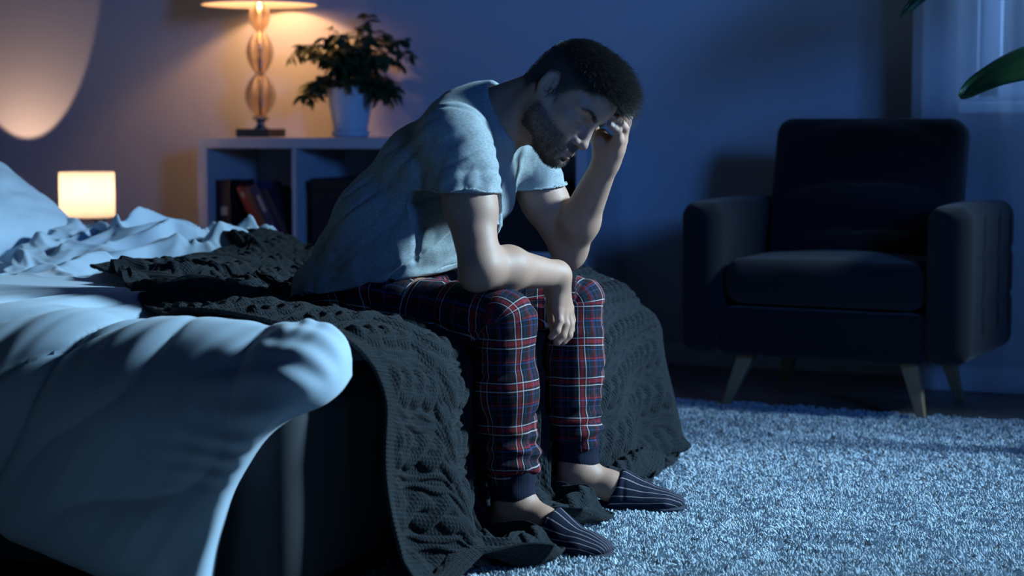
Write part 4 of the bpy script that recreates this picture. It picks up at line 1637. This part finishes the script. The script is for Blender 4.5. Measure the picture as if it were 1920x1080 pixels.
# ---- t-shirt
def shirt():
    f = Field((-1.95, 3.14, .42), (-1.22, 3.84, .93), .0035)
    lat = (0, 1, 0)
    f.add(eseg((-1.705, 3.47, .460), (-1.605, 3.47, .605), .195, .150, .180, .130, lat, .9), .03)
    f.add(eseg((-1.605, 3.47, .605), (-1.505, 3.475, .722), .180, .130, .185, .122, lat), .06)
    f.add(eseg((-1.505, 3.475, .722), (-1.450, 3.48, .800), .185, .122, .150, .080, lat), .06)
    f.add(eseg((-1.62, 3.46, .535), (-1.545, 3.46, .560), .19, .07, .17, .055, lat), .05)
    f.add(rcone(NECK0 + A_(-.035, -.03, -.014), SH_N + A_(-.012, .0, .008), .074, .066), .04)
    f.add(rcone(NECK0 + A_(-.035, .03, -.014), SH_F + A_(-.012, .0, .008), .074, .064), .04)
    # sleeves
    dN = (EL_N - SH_N) / np.linalg.norm(EL_N - SH_N)
    dF = (EL_F - SH_F) / np.linalg.norm(EL_F - SH_F)
    f.add(rcone(SH_N, SH_N + dN * .16, .072, .066), .02)
    f.add(rcone(SH_F, SH_F + dF * .16, .066, .060), .02)
    # shirt body drawn in to the chest
    # cut at the hems
    hN, hF = SH_N + dN * .104, SH_F + dF * .078
    big = lambda c, r: (c - r, c + r)
    sn = (dN + A_(.10, 0, 0))
    for c, d, rad in ((hN, dN + A_(-.30, .25, 0), .10), (hF, A_(.05, .12, -1.0), .10)):
        d = d / np.linalg.norm(d)
        # remove everything of the sleeve beyond the hem (local capsule region)
        fn1, lo1, hi1 = rcone(c + d * .045, c + d * .20, .105, .105)
        def cut(P, fn1=fn1, c=c, d=d):
            hs = -((P[0] - c[0]) * d[0] + (P[1] - c[1]) * d[1] + (P[2] - c[2]) * d[2])
            return np.maximum(fn1(P) - .02, hs)
        if c is hN:
            # keep the trunk out of the cut: only the part outside the chest
            def cutN(P, cut=cut):
                return np.maximum(cut(P), (P[1] - 3.318))
            f.sub((cutN, lo1 - .03, hi1 + .03), .002)
        else:
            def cutF(P, cut=cut):
                return np.maximum(cut(P), -(P[1] - 3.600))
            f.sub((cutF, lo1 - .03, hi1 + .03), .002)
        ax_ = dN if c is hN else dF
        f.sub(rcone(c - ax_ * .030, c + ax_ * .06, .0535, .0560), .002)
    # lower hem
    f.sub(halfspace((-1.70, 3.48, .488), (.20, 0, -1), (-2.0, 3.1, .38), (-1.2, 3.9, .56)), .003)
    # collar standing round the neck, cut slantwise, and the neck opening
    nd = hd(-.02, 0, -.03) - NECK0
    nd = nd / np.linalg.norm(nd)
    f.add(rcone(NECK0 + A_(-.012, 0, -.01), NECK0 + nd * .045, .078, .069), .03)
    pl0, pn = A_(-1.418, 3.48, .905), A_(.894, 0, .447)
    cap_, l_, h_ = rcone(NECK0 - nd * .02, NECK0 + nd * .12, .092, .10)

    def collar_cut(P):
        return np.maximum(cap_(P), -((P[0] - pl0[0]) * pn[0] + (P[2] - pl0[2]) * pn[2]))
    f.sub((collar_cut, l_, h_), .003)
    nd = hd(-.02, 0, -.03) - NECK0
    nd = nd / np.linalg.norm(nd)
    f.sub(rcone(NECK0 + nd * .002 + A_(.003, 0, 0), NECK0 + nd * .14, .0625, .067), .003)
    f.sub(rcone(NECK0 + A_(.045, 0, -.012), NECK0 + nd * .12 + A_(.05, 0, 0), .038, .055), .006)
    return f


def smooth_scalar(a, Fq, n):
    for _ in range(n):
        acc = np.zeros(len(a)); cnt = np.zeros(len(a))
        for k in range(4):
            np.add.at(acc, Fq[:, k], a[Fq[:, (k + 1) % 4]] + a[Fq[:, (k + 3) % 4]])
            np.add.at(cnt, Fq[:, k], 2)
        a = .5 * a + .5 * acc / np.maximum(cnt, 1)
    return a


SV, SF = shirt().mesh()
SN = vnormals(SV, SF)


def fold_line(V, p, q, width, depth, sharp=1.0):
    p, q = np.array(p), np.array(q)
    d = q - p
    t = ((V - p) @ d) / (d @ d)
    tc = np.clip(t, 0, 1)
    dist = np.linalg.norm(V - p - tc[:, None] * d, axis=1)
    e = .7 * np.sin(pi * np.clip(t, 0, 1)) ** 1.5
    return depth * e * np.exp(-(dist / width) ** 2)


dsp = .0022 * fbm(SV[:, 0] * 14, SV[:, 1] * 14, SV[:, 2] * 14, 5, 3)
# long tension folds from the shoulder and armpit down to the waist
wv = np.abs(vnoise((SV[:, 0] * .75 + SV[:, 2] * .65) * 6, SV[:, 1] * 6, (SV[:, 0] * .65 - SV[:, 2] * .75) * 26, 15))
dsp -= .006 * np.clip(1 - wv * 3, 0, 1) * sstep(.80, .70, SV[:, 2])
dsp -= .0045 * np.clip(1 - np.abs(vnoise(SV[:, 0] * 9, SV[:, 1] * 5, SV[:, 2] * 20, 19)) * 3, 0, 1) * sstep(.66, .54, SV[:, 2])
for a, b, w_, dd in (((-1.46, 3.27, .835), (-1.39, 3.30, .72), .012, .010), ((-1.47, 3.28, .84), (-1.50, 3.27, .74), .010, -.006),
                     ((-1.39, 3.33, .84), (-1.37, 3.38, .70), .014, .012), ((-1.37, 3.40, .80), (-1.36, 3.47, .66), .012, .010),
                     ((-1.40, 3.52, .83), (-1.34, 3.50, .70), .012, -.008), ((-1.36, 3.45, .62), (-1.44, 3.36, .60), .012, .009),
                     ((-1.38, 3.45, .585), (-1.50, 3.33, .55), .012, .010), ((-1.52, 3.29, .60), (-1.70, 3.28, .52), .014, .010),
                     ((-1.50, 3.29, .68), (-1.62, 3.28, .55), .016, -.010), ((-1.56, 3.29, .70), (-1.74, 3.29, .56), .014, .008)):
    dsp += fold_line(SV, a, b, w_, dd)
slv = (SV[:, 1] < 3.335) * sstep(.66, .72, SV[:, 2]) * sstep(.86, .80, SV[:, 2])
q_ = SV[:, 0] * .55 - SV[:, 2] * .8
dsp -= .0040 * slv * np.clip(1 - np.abs(vnoise((SV[:, 0] * .8 + SV[:, 2] * .55) * 9, SV[:, 1] * 6, q_ * 42, 29)) * 2.6, 0, 1)
# sleeve seam and neck rib
dN = (EL_N - SH_N) / np.linalg.norm(EL_N - SH_N)
seam = np.abs((SV - (SH_N + A_(-.004, .012, .0))) @ (np.array((.10, -.80, -.50)) / .95))
dsp -= .0022 * np.exp(-(seam / .0035) ** 2) * (SV[:, 1] < 3.36) * (SV[:, 2] > .68)
hemc = (SV - (SH_N + dN * .098)) @ dN
near_sleeve = (SV[:, 1] < 3.34) & (SV[:, 2] < .80)
dsp -= .0016 * np.exp(-((hemc + .018) / .0025) ** 2) * near_sleeve
dsp = smooth_scalar(dsp, SF, 4) * 1.5


def axis_dist(V, p, q):
    d = q - p
    t = np.clip(((V - p) @ d) / (d @ d), 0, 1)
    return np.linalg.norm(V - p - t[:, None] * d, axis=1)


dF_ = (EL_F - SH_F) / np.linalg.norm(EL_F - SH_F)
nd_ = hd(-.02, 0, -.03) - NECK0
ad_ = np.minimum(axis_dist(SV, SH_N + dN * .06, SH_N + dN * .2), axis_dist(SV, SH_F + dF_ * .03, SH_F + dF_ * .2))
keepd = sstep(.0575, .0650, ad_)
keepd = keepd * sstep(.067, .074, axis_dist(SV, NECK0, NECK0 + nd_))
dsp = dsp * keepd
SV = SV + SN * dsp[:, None]


def shirt_material():
    m = mat('heather_grey_jersey', (.36, .42, .44), .9, sheen=.1, spec=.2)
    nt = m.node_tree
    b = nt.nodes['Principled BSDF']
    tc = nt.nodes.new('ShaderNodeTexCoord')
    mp = nt.nodes.new('ShaderNodeMapping')
    mp.inputs['Scale'].default_value = (160, 160, 700)
    n1 = nt.nodes.new('ShaderNodeTexNoise'); n1.inputs['Scale'].default_value = 1; n1.inputs['Detail'].default_value = 3
    nt.links.new(tc.outputs['Object'], mp.inputs[0]); nt.links.new(mp.outputs[0], n1.inputs['Vector'])
    cr = nt.nodes.new('ShaderNodeValToRGB')
    cr.color_ramp.elements[0].position = .35; cr.color_ramp.elements[0].color = (.19, .225, .24, 1)
    cr.color_ramp.elements[1].position = .65; cr.color_ramp.elements[1].color = (.29, .335, .35, 1)
    nt.links.new(n1.outputs['Fac'], cr.inputs[0]); nt.links.new(cr.outputs[0], b.inputs['Base Color'])
    bp = nt.nodes.new('ShaderNodeBump'); bp.inputs['Distance'].default_value = .0004
    n2 = nt.nodes.new('ShaderNodeTexNoise'); n2.inputs['Scale'].default_value = 800
    nt.links.new(tc.outputs['Object'], n2.inputs['Vector'])
    nt.links.new(n2.outputs['Fac'], bp.inputs['Height']); nt.links.new(bp.outputs[0], b.inputs['Normal'])
    return m


tag(link('t_shirt', np_mesh('t_shirt', SV, SF), shirt_material(), MAN), label='light heather grey short-sleeved t-shirt')


# ---- plaid pyjama trousers
LEGS = [dict(hip=A_(-1.675, 3.385, .452), knee=A_(-1.318, 3.292, .447), low=A_(-1.310, 3.298, .178)),
        dict(hip=A_(-1.675, 3.575, .452), knee=A_(-1.318, 3.695, .447), low=A_(-1.310, 3.674, .178))]


def pants():
    f = Field((-1.93, 3.17, .12), (-1.20, 3.84, .60), .0035)
    f.add(eseg((-1.695, 3.42, .455), (-1.695, 3.54, .455), .14, .092, .14, .092, (1, 0, 0), 1.0), .02)
    for L in LEGS:
        h, k, l = L['hip'], L['knee'], L['low']
        f.add(rcone(h, k, .084, .060), .03)
        f.add(rcone(k, k * .5 + l * .5 + A_(-.004, 0, 0), .060, .061), .008)
        f.add(rcone(k * .5 + l * .5 + A_(-.004, 0, 0), l, .063, .053), .02)
    f.add(ell((-1.675, 3.47, .500), (.150, .185, .058)), .03)
    # rucked cloth at the hip
    f.add(rcone((-1.63, 3.31, .50), (-1.56, 3.32, .50), .034, .028), .02)
    return f


PV, PF = pants().mesh()
PN = vnormals(PV, PF)


def leg_uv(V):
    """cloth coordinates (along, around) of the trouser legs"""
    best = np.full(len(V), 9.0)
    UV = np.zeros((len(V), 3))
    for li, L in enumerate(LEGS):
        h, k, l = L['hip'], L['knee'], L['low']
        d1 = k - h; L1 = np.linalg.norm(d1); d1 /= L1
        d2 = l - k; L2 = np.linalg.norm(d2); d2 /= L2
        q1, q2 = V - h, V - k
        t1, t2 = q1 @ d1, q2 @ d2
        e1 = np.linalg.norm(q1 - np.clip(t1, -.2, L1)[:, None] * d1, axis=1)
        e2 = np.linalg.norm(q2 - np.clip(t2, 0, L2 + .05)[:, None] * d2, axis=1)
        # direction along: bend smoothly round the knee
        lat = A_(0, 1, 0)
        m1 = np.cross(d1, lat); m1 /= np.linalg.norm(m1)
        m2 = np.cross(d2, lat); m2 /= np.linalg.norm(m2)
        if m1[2] < 0: m1 = -m1          # outward (up) on the thigh
        if m2[0] < 0: m2 = -m2          # outward (front) on the shin
        # front surface angle round the knee
        ang = np.arctan2((V - k) @ A_(1, 0, 0), (V - k) @ A_(0, 0, 1))      # 0 = up, pi/2 = front
        w = sstep(-.035, .035, t2 - (t1 - L1) )
        on_cap = np.clip(ang, 0, pi / 2)
        s = np.where(t1 < L1, t1, L1 + .062 * on_cap)
        s = np.where(t2 > 0, L1 + .062 * pi / 2 + t2, s)
        # inside of the bend
        s = np.where((t1 < L1) & (t2 > 0), np.where(e1 < e2, t1, L1 + .062 * pi / 2 + t2), s)
        c1 = np.arctan2(q1 @ lat, q1 @ m1)
        c2 = np.arctan2(q2 @ lat, q2 @ m2)
        use2 = (t2 > 0) & ~((t1 < L1) & (e1 < e2))
        c = np.where(use2, c2 * .064, c1 * (.084 + (.062 - .084) * np.clip(t1 / L1, 0, 1)))
        cap = (t1 >= L1) & (t2 <= 0)
        c = np.where(cap, np.arctan2(q2 @ lat, np.linalg.norm(q2[:, [0, 2]], axis=1)) * .063, c)
        e = np.minimum(e1, e2)
        m = e < best
        best = np.where(m, e, best)
        UV[m, 0] = s[m] + li * .031
        UV[m, 1] = c[m] + li * .021 + .2
    return UV


PUV = leg_uv(PV)
x, y, z = PV.T
along = PUV[:, 0]
dd = .0030 * fbm(x * 12, y * 12, z * 12, 8, 3)
dd += -.0055 * np.clip(1 - np.abs(vnoise(along * 15, PUV[:, 1] * 7 + 3 * along, 0, 91)) * 3.0, 0, 1)
low = sstep(.28, .19, z)
dd += low * .004 * np.sin(z * 190 + 3 * vnoise(x * 9, y * 9, 0, 12))
dd += .010 * sstep(.225, .185, z) * (.4 + .6 * vnoise(x * 25, y * 25, z * 8, 33))
knee_back = np.exp(-(((z - .41) / .05) ** 2)) * sstep(-1.31, -1.36, x)
dd += -.006 * knee_back * np.abs(np.sin(z * 160 + y * 30))
hipf = sstep(-1.50, -1.62, x)
dd += -.008 * hipf * np.clip(1 - np.abs(vnoise(x * 14, y * 9, z * 17, 44)) * 2.5, 0, 1)
PV = PV + PN * dd[:, None]


def plaid_material():
    m = bpy.data.materials.new('plaid_flannel')
    m.use_nodes = True
    nt = m.node_tree
    b = nt.nodes['Principled BSDF']
    b.inputs['Roughness'].default_value = .9
    b.inputs['Specular IOR Level'].default_value = .2
    at = nt.nodes.new('ShaderNodeAttribute'); at.attribute_name = 'cloth'
    sp = nt.nodes.new('ShaderNodeSeparateXYZ')
    nt.links.new(at.outputs['Vector'], sp.inputs[0])
    no = nt.nodes.new('ShaderNodeTexNoise'); no.inputs['Scale'].default_value = 9
    nt.links.new(at.outputs['Vector'], no.inputs['Vector'])
    navy, dgreen, maroon = (.004, .006, .014, 1), (.004, .009, .012, 1), (.030, .003, .005, 1)
    red, white, blue = (.17, .009, .012, 1), (.40, .36, .37, 1), (.018, .040, .12, 1)
    sett = [(0, white), (.020, maroon), (.05, red), (.14, maroon), (.19, white), (.212, dgreen), (.30, blue), (.315, dgreen),
            (.42, maroon), (.50, red), (.535, navy), (.56, blue), (.59, navy), (.72, blue), (.735, navy), (.86, maroon), (.90, dgreen), (.975, navy)]
    outs = []
    for k in (0, 1):
        ad = nt.nodes.new('ShaderNodeMath'); ad.operation = 'MULTIPLY_ADD'
        ad.inputs[1].default_value = .008
        nt.links.new(no.outputs['Fac'], ad.inputs[0]); nt.links.new(sp.outputs[k], ad.inputs[2])
        dv = nt.nodes.new('ShaderNodeMath'); dv.operation = 'DIVIDE'; dv.inputs[1].default_value = .083 if k == 0 else .074
        nt.links.new(ad.outputs[0], dv.inputs[0])
        fr = nt.nodes.new('ShaderNodeMath'); fr.operation = 'FRACT'
        nt.links.new(dv.outputs[0], fr.inputs[0])
        cr = nt.nodes.new('ShaderNodeValToRGB')
        cr.color_ramp.interpolation = 'CONSTANT'
        els = cr.color_ramp.elements
        while len(els) < len(sett): els.new(.5)
        for e, (p, c) in zip(els, sorted(sett)):
            pass
        for i, (p, c) in enumerate(sett):
            els[i].position = p
        for i, (p, c) in enumerate(sett):
            els[i].color = c
        nt.links.new(fr.outputs[0], cr.inputs[0])
        outs.append(cr.outputs[0])
    mx = nt.nodes.new('ShaderNodeMix'); mx.data_type = 'RGBA'; mx.inputs[0].default_value = .5
    nt.links.new(outs[0], mx.inputs[6]); nt.links.new(outs[1], mx.inputs[7])
    li = nt.nodes.new('ShaderNodeMix'); li.data_type = 'RGBA'; li.blend_type = 'LIGHTEN'; li.inputs[0].default_value = 1
    nt.links.new(outs[0], li.inputs[6]); nt.links.new(outs[1], li.inputs[7])
    m2 = nt.nodes.new('ShaderNodeMix'); m2.data_type = 'RGBA'; m2.inputs[0].default_value = .45
    nt.links.new(mx.outputs[2], m2.inputs[6]); nt.links.new(li.outputs[2], m2.inputs[7])
    nt.links.new(m2.outputs[2], b.inputs['Base Color'])
    bp = nt.nodes.new('ShaderNodeBump'); bp.inputs['Distance'].default_value = .0004
    n2 = nt.nodes.new('ShaderNodeTexNoise'); n2.inputs['Scale'].default_value = 900
    nt.links.new(at.outputs['Vector'], n2.inputs['Vector'])
    nt.links.new(n2.outputs['Fac'], bp.inputs['Height']); nt.links.new(bp.outputs[0], b.inputs['Normal'])
    return m


pme = np_mesh('pajama_pants', PV, PF)
set_vec_attr(pme, 'cloth', PUV)
tag(link('pajama_pants', pme, plaid_material(), MAN), label='navy, red and white plaid pyjama pants')

# ---- ribbed cuffs
for L in LEGS:
    l = L['low']
    f = Field(l + A_(-.09, -.09, -.15), l + A_(.09, .09, .06), .0028)
    f.add(rcone(l + A_(0, 0, .006), l + A_(.006, .001, -.080), .0485, .0440), .002)
    f.sub(halfspace(l + A_(0, 0, -.088), (.25, 0, -1), l + A_(-.1, -.1, -.2), l + A_(.1, .1, 0)), .002)
    V, Fq = f.mesh()
    Nn = vnormals(V, Fq)
    an = np.arctan2(V[:, 1] - l[1], V[:, 0] - l[0])
    V = V + Nn * (.0004 * np.sin(an * 60))[:, None] + Nn * (.0012 * np.sin(V[:, 2] * 130 + an))[:, None]
    link('cuff', np_mesh('cuff', V, Fq), M['navy_rib'], MAN)

# ---- slippers
def stripes_material():
    m = mat('striped_slipper', (.010, .014, .040), .85, spec=.2, bump=(600, .0005))
    nt = m.node_tree
    b = nt.nodes['Principled BSDF']
    at = nt.nodes.new('ShaderNodeAttribute'); at.attribute_name = 'cloth'
    sp = nt.nodes.new('ShaderNodeSeparateXYZ'); nt.links.new(at.outputs['Vector'], sp.inputs[0])
    dv = nt.nodes.new('ShaderNodeMath'); dv.operation = 'DIVIDE'; dv.inputs[1].default_value = .0100
    nt.links.new(sp.outputs[1], dv.inputs[0])
    fr = nt.nodes.new('ShaderNodeMath'); fr.operation = 'FRACT'; nt.links.new(dv.outputs[0], fr.inputs[0])
    lt = nt.nodes.new('ShaderNodeMath'); lt.operation = 'LESS_THAN'; lt.inputs[1].default_value = .12
    nt.links.new(fr.outputs[0], lt.inputs[0])
    mx = nt.nodes.new('ShaderNodeMix'); mx.data_type = 'RGBA'
    mx.inputs[6].default_value = (.006, .009, .024, 1); mx.inputs[7].default_value = (.26, .23, .24, 1)
    nt.links.new(lt.outputs[0], mx.inputs[0]); nt.links.new(mx.outputs[2], b.inputs['Base Color'])
    return m


M['slip'] = stripes_material()
for k, (a, b) in enumerate(SLIP):
    a, b = A_(*a, 0), A_(*b, 0)
    d = b - a; Ln = np.linalg.norm(d); d /= Ln
    lat = np.cross((0, 0, 1.0), d)
    Rf = np.array([d, lat, (0, 0, 1.0)])
    # sole
    f = Field(np.minimum(a, b) + A_(-.07, -.07, -.005), np.maximum(a, b) + A_(.07, .07, .05), .0028)
    f.add(ell(a + d * .045 + A_(0, 0, .0185), (.052, .038, .0105), Rf), .01)
    f.add(eseg(a + d * .045 + A_(0, 0, .0185), b - d * .055 + A_(0, 0, .0185), .036, .0105, .048, .0105, lat, 1), .01)
    f.add(ell(b - d * .052 + A_(0, 0, .0185), (.055, .048, .0105), Rf), .01)
    V, Fq = f.mesh()
    sole = link('slipper_sole', np_mesh('slipper_sole', V, Fq), M['sole'], MAN)
    # striped upper
    f = Field(np.minimum(a, b) + A_(-.07, -.08, .0), np.maximum(a, b) + A_(.07, .08, .13), .0028)
    f.add(rcone(a + d * .135 + A_(0, 0, .058), b - d * .075 + A_(0, 0, .034), .041, .030), .01)
    f.add(eseg(a + d * .12 + A_(0, 0, .036), b - d * .05 + A_(0, 0, .030), .042, .024, .047, .019, lat, .8), .02)
    f.add(ell(b - d * .045 + A_(0, 0, .030), (.044, .043, .019), Rf), .02)
    f.sub(halfspace(a + A_(0, 0, .0185), (0, 0, -1), a - .1 - A_(.1, .1, 0), b + .1 + A_(.1, .1, -.05)), .002)
    op = a + d * .128 + A_(0, 0, .06)
    on = -d * .80 + A_(0, 0, .36)
    f.sub(halfspace(op, on, a - .12, b + .12 + A_(.05, .05, .05)), .004)
    f.sub(rcone(a + d * .06 + A_(0, 0, .11), a + d * .155 + A_(0, 0, .048), .040, .024), .003)
    V, Fq = f.mesh()
    Nn = vnormals(V, Fq)
    q = V - a
    al, la = q @ d, q @ lat
    V = V + Nn * (.0022 * fbm(al * 22, la * 16, 0, 5 + k, 2))[:, None] + Nn * (.0015 * np.exp(-((al - .145) / .004) ** 2))[:, None] * -1
    me = np_mesh('slipper', V, Fq)
    tot = np.arctan2(la, np.maximum(q[:, 2] - .005, .001)) * .047
    set_vec_attr(me, 'cloth', np.stack([al, tot + .5 + .003 * vnoise(al * 14, la * 5, 0, 3), 0 * al], -1))
    su = link('slipper', me, M['slip'], MAN)
    tag(su, label='navy slipper with thin pale stripes')

# ---- finger nails
def nail(c, dirv, nrm, w, l_):
    dirv = np.array(dirv) / np.linalg.norm(dirv)
    nrm = np.array(nrm, float); nrm = nrm - dirv * (nrm @ dirv); nrm /= np.linalg.norm(nrm)
    sd = np.cross(dirv, nrm)
    V = []
    n = 7
    for i in range(n):
        for j in range(n):
            u, v = -1 + 2 * i / (n - 1), -1 + 2 * j / (n - 1)
            k = sqrt(max(0, 1 - .5 * v * v))
            V.append(c + dirv * u * l_ * k + sd * v * w + nrm * (-.35 * w * v * v + .0002))
    return V


for tip, prv, r in ((aty(1144, 234, 3.524), aty(1158, 246, 3.540), .0072), (aty(1142, 219, 3.520), aty(1157, 224, 3.540), .0076),
                    (aty(1150, 208, 3.535), aty(1165, 212, 3.556), .0078), (aty(1164, 197, 3.560), aty(1175, 203, 3.584), .0078)):
    dv = tip - prv
    dv /= np.linalg.norm(dv)
    nn = A_(.25, -.75, .55)
    nn = nn - dv * (nn @ dv); nn /= np.linalg.norm(nn)
    me = np_mesh('fingernail', nail(tip - dv * .001 + nn * (r - .0004), dv, nn, .0052, .0058), grid_faces(7, 7))
    o = link('fingernail', me, M['nail'], MAN)
    sd = o.modifiers.new('solid', 'SOLIDIFY'); sd.thickness = .0007


# ---- hair: cap of dense short hair plus strands
def hairline(L):
    """>0 where hair grows, head-local coordinates"""
    f, s, u = L.T
    line = np.interp(f, [-.12, -.088, -.075, -.045, -.022, .000, .012, .022, .040, .060, .075, .1],
                     [.030, .005, -.030, -.034, -.016, .024, -.022, -.010, .024, .048, .064, .075])
    line = np.where((np.abs(s) > .06) & (f > -.028) & (f < .004), np.maximum(line, .022), line)
    return u - line


hm_ = (np.abs(hl[:, 1]) < .085) & (np.linalg.norm(hl, axis=1) < .15) & (hl[:, 2] > -.09)
ear = (np.abs(hl[:, 1]) > .0705) & (((hl[:, 0] + .008) / .0215) ** 2 + (hl[:, 2] / .034) ** 2 < 1)
grow = hairline(hl)
hairmask = hm_ & (grow > 0) & ~ear


capthick = None


def cap():
    global capthick
    g = grow
    L = hl
    top = sstep(.035, .085, L[:, 2] + .2 * np.clip(L[:, 0] - .02, -.1, .06))
    thick = np.clip(g / .02, 0, 1) * (.0012 + .008 * top * sstep(-.09, -.02, L[:, 0])) + .0012 * fbm(BV[:, 0] * 90, BV[:, 1] * 90, BV[:, 2] * 90, 3, 2) * top
    V = BV + BN * (np.maximum(thick, .0) - .0016 * (1 - sstep(.0, .010, g)))[:, None]
    keep = hm_ & (g > -.001) & ~ear
    capthick = np.maximum(thick, 0) * .8
    fk = keep[BF].all(1)
    Fq = BF[fk]
    used = np.unique(Fq)
    mp = np.full(len(V), -1); mp[used] = np.arange(len(used))
    return V[used], mp[Fq]


CV, CF = cap()
hair = link('hair', np_mesh('hair', CV, CF), M['hair'], MAN)
tag(hair, label='short dark hair, longer on top and swept forward')


def strands(idx, n, length, dirfn, rad, seed, name, material, parent, k=4, lift=0.0, taper=.35):
    rs_ = np.random.RandomState(seed)
    ch = rs_.choice(idx, n)
    P0 = BV[ch] + rs_.normal(0, .0013, (n, 3)) + (BN[ch] * capthick[ch][:, None] if name == 'hair_strands' else 0)
    N0 = BN[ch]
    L = hl[ch]
    D = dirfn(L, N0, rs_)
    ln = length(L, rs_)
    pts = np.zeros((n, k, 3))
    p = P0 + N0 * lift
    d = D[0]
    for j in range(k):
        pts[:, j] = p
        tt = j / (k - 1)
        dj = D[0] * (1 - tt) + D[1] * tt
        dj = dj / np.linalg.norm(dj, axis=1)[:, None]
        p = p + dj * (ln / (k - 1))[:, None]
    r = rad * np.linspace(1, taper, k)[None, :] * np.ones((n, 1))
    return curves_object(name, pts, r, material, parent)


def top_len(L, rs_):
    top = sstep(.045, .095, L[:, 2] + .15 * np.clip(L[:, 0], -.1, .1) * .6)
    front = sstep(-.02, .07, L[:, 0])
    return (.003 + top * (.012 + .026 * front)) * rs_.uniform(.75, 1.15, len(L))


def top_dir(L, N, rs_):
    n = len(L)
    fwd = np.tile(f_ax, (n, 1))
    down = -np.tile(u_ax, (n, 1))
    top = sstep(.045, .095, L[:, 2])[:, None]
    jit = rs_.normal(0, .16, (n, 3))
    a = N * .9 + fwd * (.75 * top) + down * (.7 * (1 - top)) + jit + np.tile(u_ax, (n, 1)) * .35 * top
    b = N * .35 + fwd * (1.1 * top) + down * (1.0 * (1 - top)) + jit * 1.4
    return a / np.linalg.norm(a, axis=1)[:, None], b


hidx = np.nonzero(hairmask & (grow > .002))[0]
tidx = np.nonzero(hairmask & (hl[:, 2] > .055))[0]
strands(hidx, 11000, top_len, top_dir, .00026, 1, 'hair_strands', M['hair'], hair)
strands(tidx, 13000, top_len, top_dir, .00028, 2, 'hair_strands', M['hair'], hair, k=5)


# ---- beard stubble, brows
f_, s_, u_ = hl.T
jaw = (u_ < -.045 - .0 * f_) & (f_ > .006) & (u_ > -.115)
side = (np.abs(s_) > .045) & (u_ < .0) & (f_ > .004) & (f_ < .034) & (np.abs(s_) < .0715)
moust = (u_ < -.046) & (u_ > -.060) & (f_ > .085)
cheek = (u_ < -.035 - .35 * np.clip(f_ - .03, 0, .1)) & (f_ > .006) & (f_ < .08)
lips_ = (np.abs(s_) < .022) & (u_ > -.082) & (u_ < -.059) & (f_ > .095)
bm_mask = hm_ | ((np.linalg.norm(hl, axis=1) < .16) & (u_ > -.13))
beardmask = bm_mask & (jaw | side | cheek) & ~lips_ & (np.linalg.norm(hl, axis=1) < .155) & (BN @ np.array(f_ax) > -.75)
neckcut = ~((u_ < -.095) & (f_ < .045))
bidx = np.nonzero(beardmask & neckcut)[0]


def beard_dir(L, N, rs_):
    n = len(L)
    dn = -np.tile(u_ax, (n, 1)) * .8 + np.tile(f_ax, (n, 1)) * .25
    a = N * .7 + dn + rs_.normal(0, .3, (n, 3))
    return a / np.linalg.norm(a, axis=1)[:, None], a


def beard_len(L, rs_):
    ch_ = np.exp(-((L[:, 0] - .09) / .03) ** 2 - ((L[:, 2] + .09) / .025) ** 2)
    return (.0026 + .0035 * ch_) * rs_.uniform(.7, 1.2, len(L))


beard = strands(bidx, 9000, beard_len, beard_dir, .00022, 4, 'beard', M['beard'], MAN, k=3)
tag(beard, label='short dark brown beard')
for s in (-1, 1):
    uline = np.interp(np.abs(s_), [.010, .030, .042, .056], [.0185, .0245, .0260, .0170])
    bi = np.nonzero(hm_ & (s_ * s > .011) & (s_ * s < .056) & (f_ > .045) & (np.abs(u_ - uline) < np.interp(np.abs(s_), [.01, .03, .056], [.0038, .0036, .0012])))[0]
    dline = s_ax * s * .9 - f_ax * .3
    if len(bi):
        def bd(L, N, rs_, s=s, dline=dline):
            n = len(L)
            a = N * .45 + np.tile(dline / np.linalg.norm(dline), (n, 1)) + rs_.normal(0, .15, (n, 3))
            return a / np.linalg.norm(a, axis=1)[:, None], a
        strands(bi, 420, lambda L, rs_: .007 * rs_.uniform(.7, 1.1, len(L)), bd, .00018, 7, 'eyebrow', M['hair'], MAN, k=3)
        # lashes of the closed eye

# stubble darkens the skin where the beard and the clipped hair grow
stub = np.zeros(len(BV))
stub[bidx] = .62
stub[hairmask] = .85
# soften its border
for it in range(6):
    acc = np.zeros(len(BV)); cnt = np.zeros(len(BV))
    for k in range(4):
        np.add.at(acc, BF[:, k], stub[BF[:, (k + 1) % 4]] + stub[BF[:, (k + 3) % 4]])
        np.add.at(cnt, BF[:, k], 2)
    stub = np.where(cnt > 0, acc / np.maximum(cnt, 1), stub)
at_ = bme.attributes.new('stubble', 'FLOAT', 'POINT')
at_.data.foreach_set('value', stub.astype(np.float32))
nt = M['skin'].node_tree
b_ = nt.nodes['Principled BSDF']
src = b_.inputs['Base Color'].links[0].from_socket
an = nt.nodes.new('ShaderNodeAttribute'); an.attribute_name = 'stubble'
mx = nt.nodes.new('ShaderNodeMix'); mx.data_type = 'RGBA'
nt.links.new(an.outputs['Fac'], mx.inputs[0])
nt.links.new(src, mx.inputs[6])
mx.inputs[7].default_value = (.050, .035, .027, 1)
nt.links.new(mx.outputs[2], b_.inputs['Base Color'])
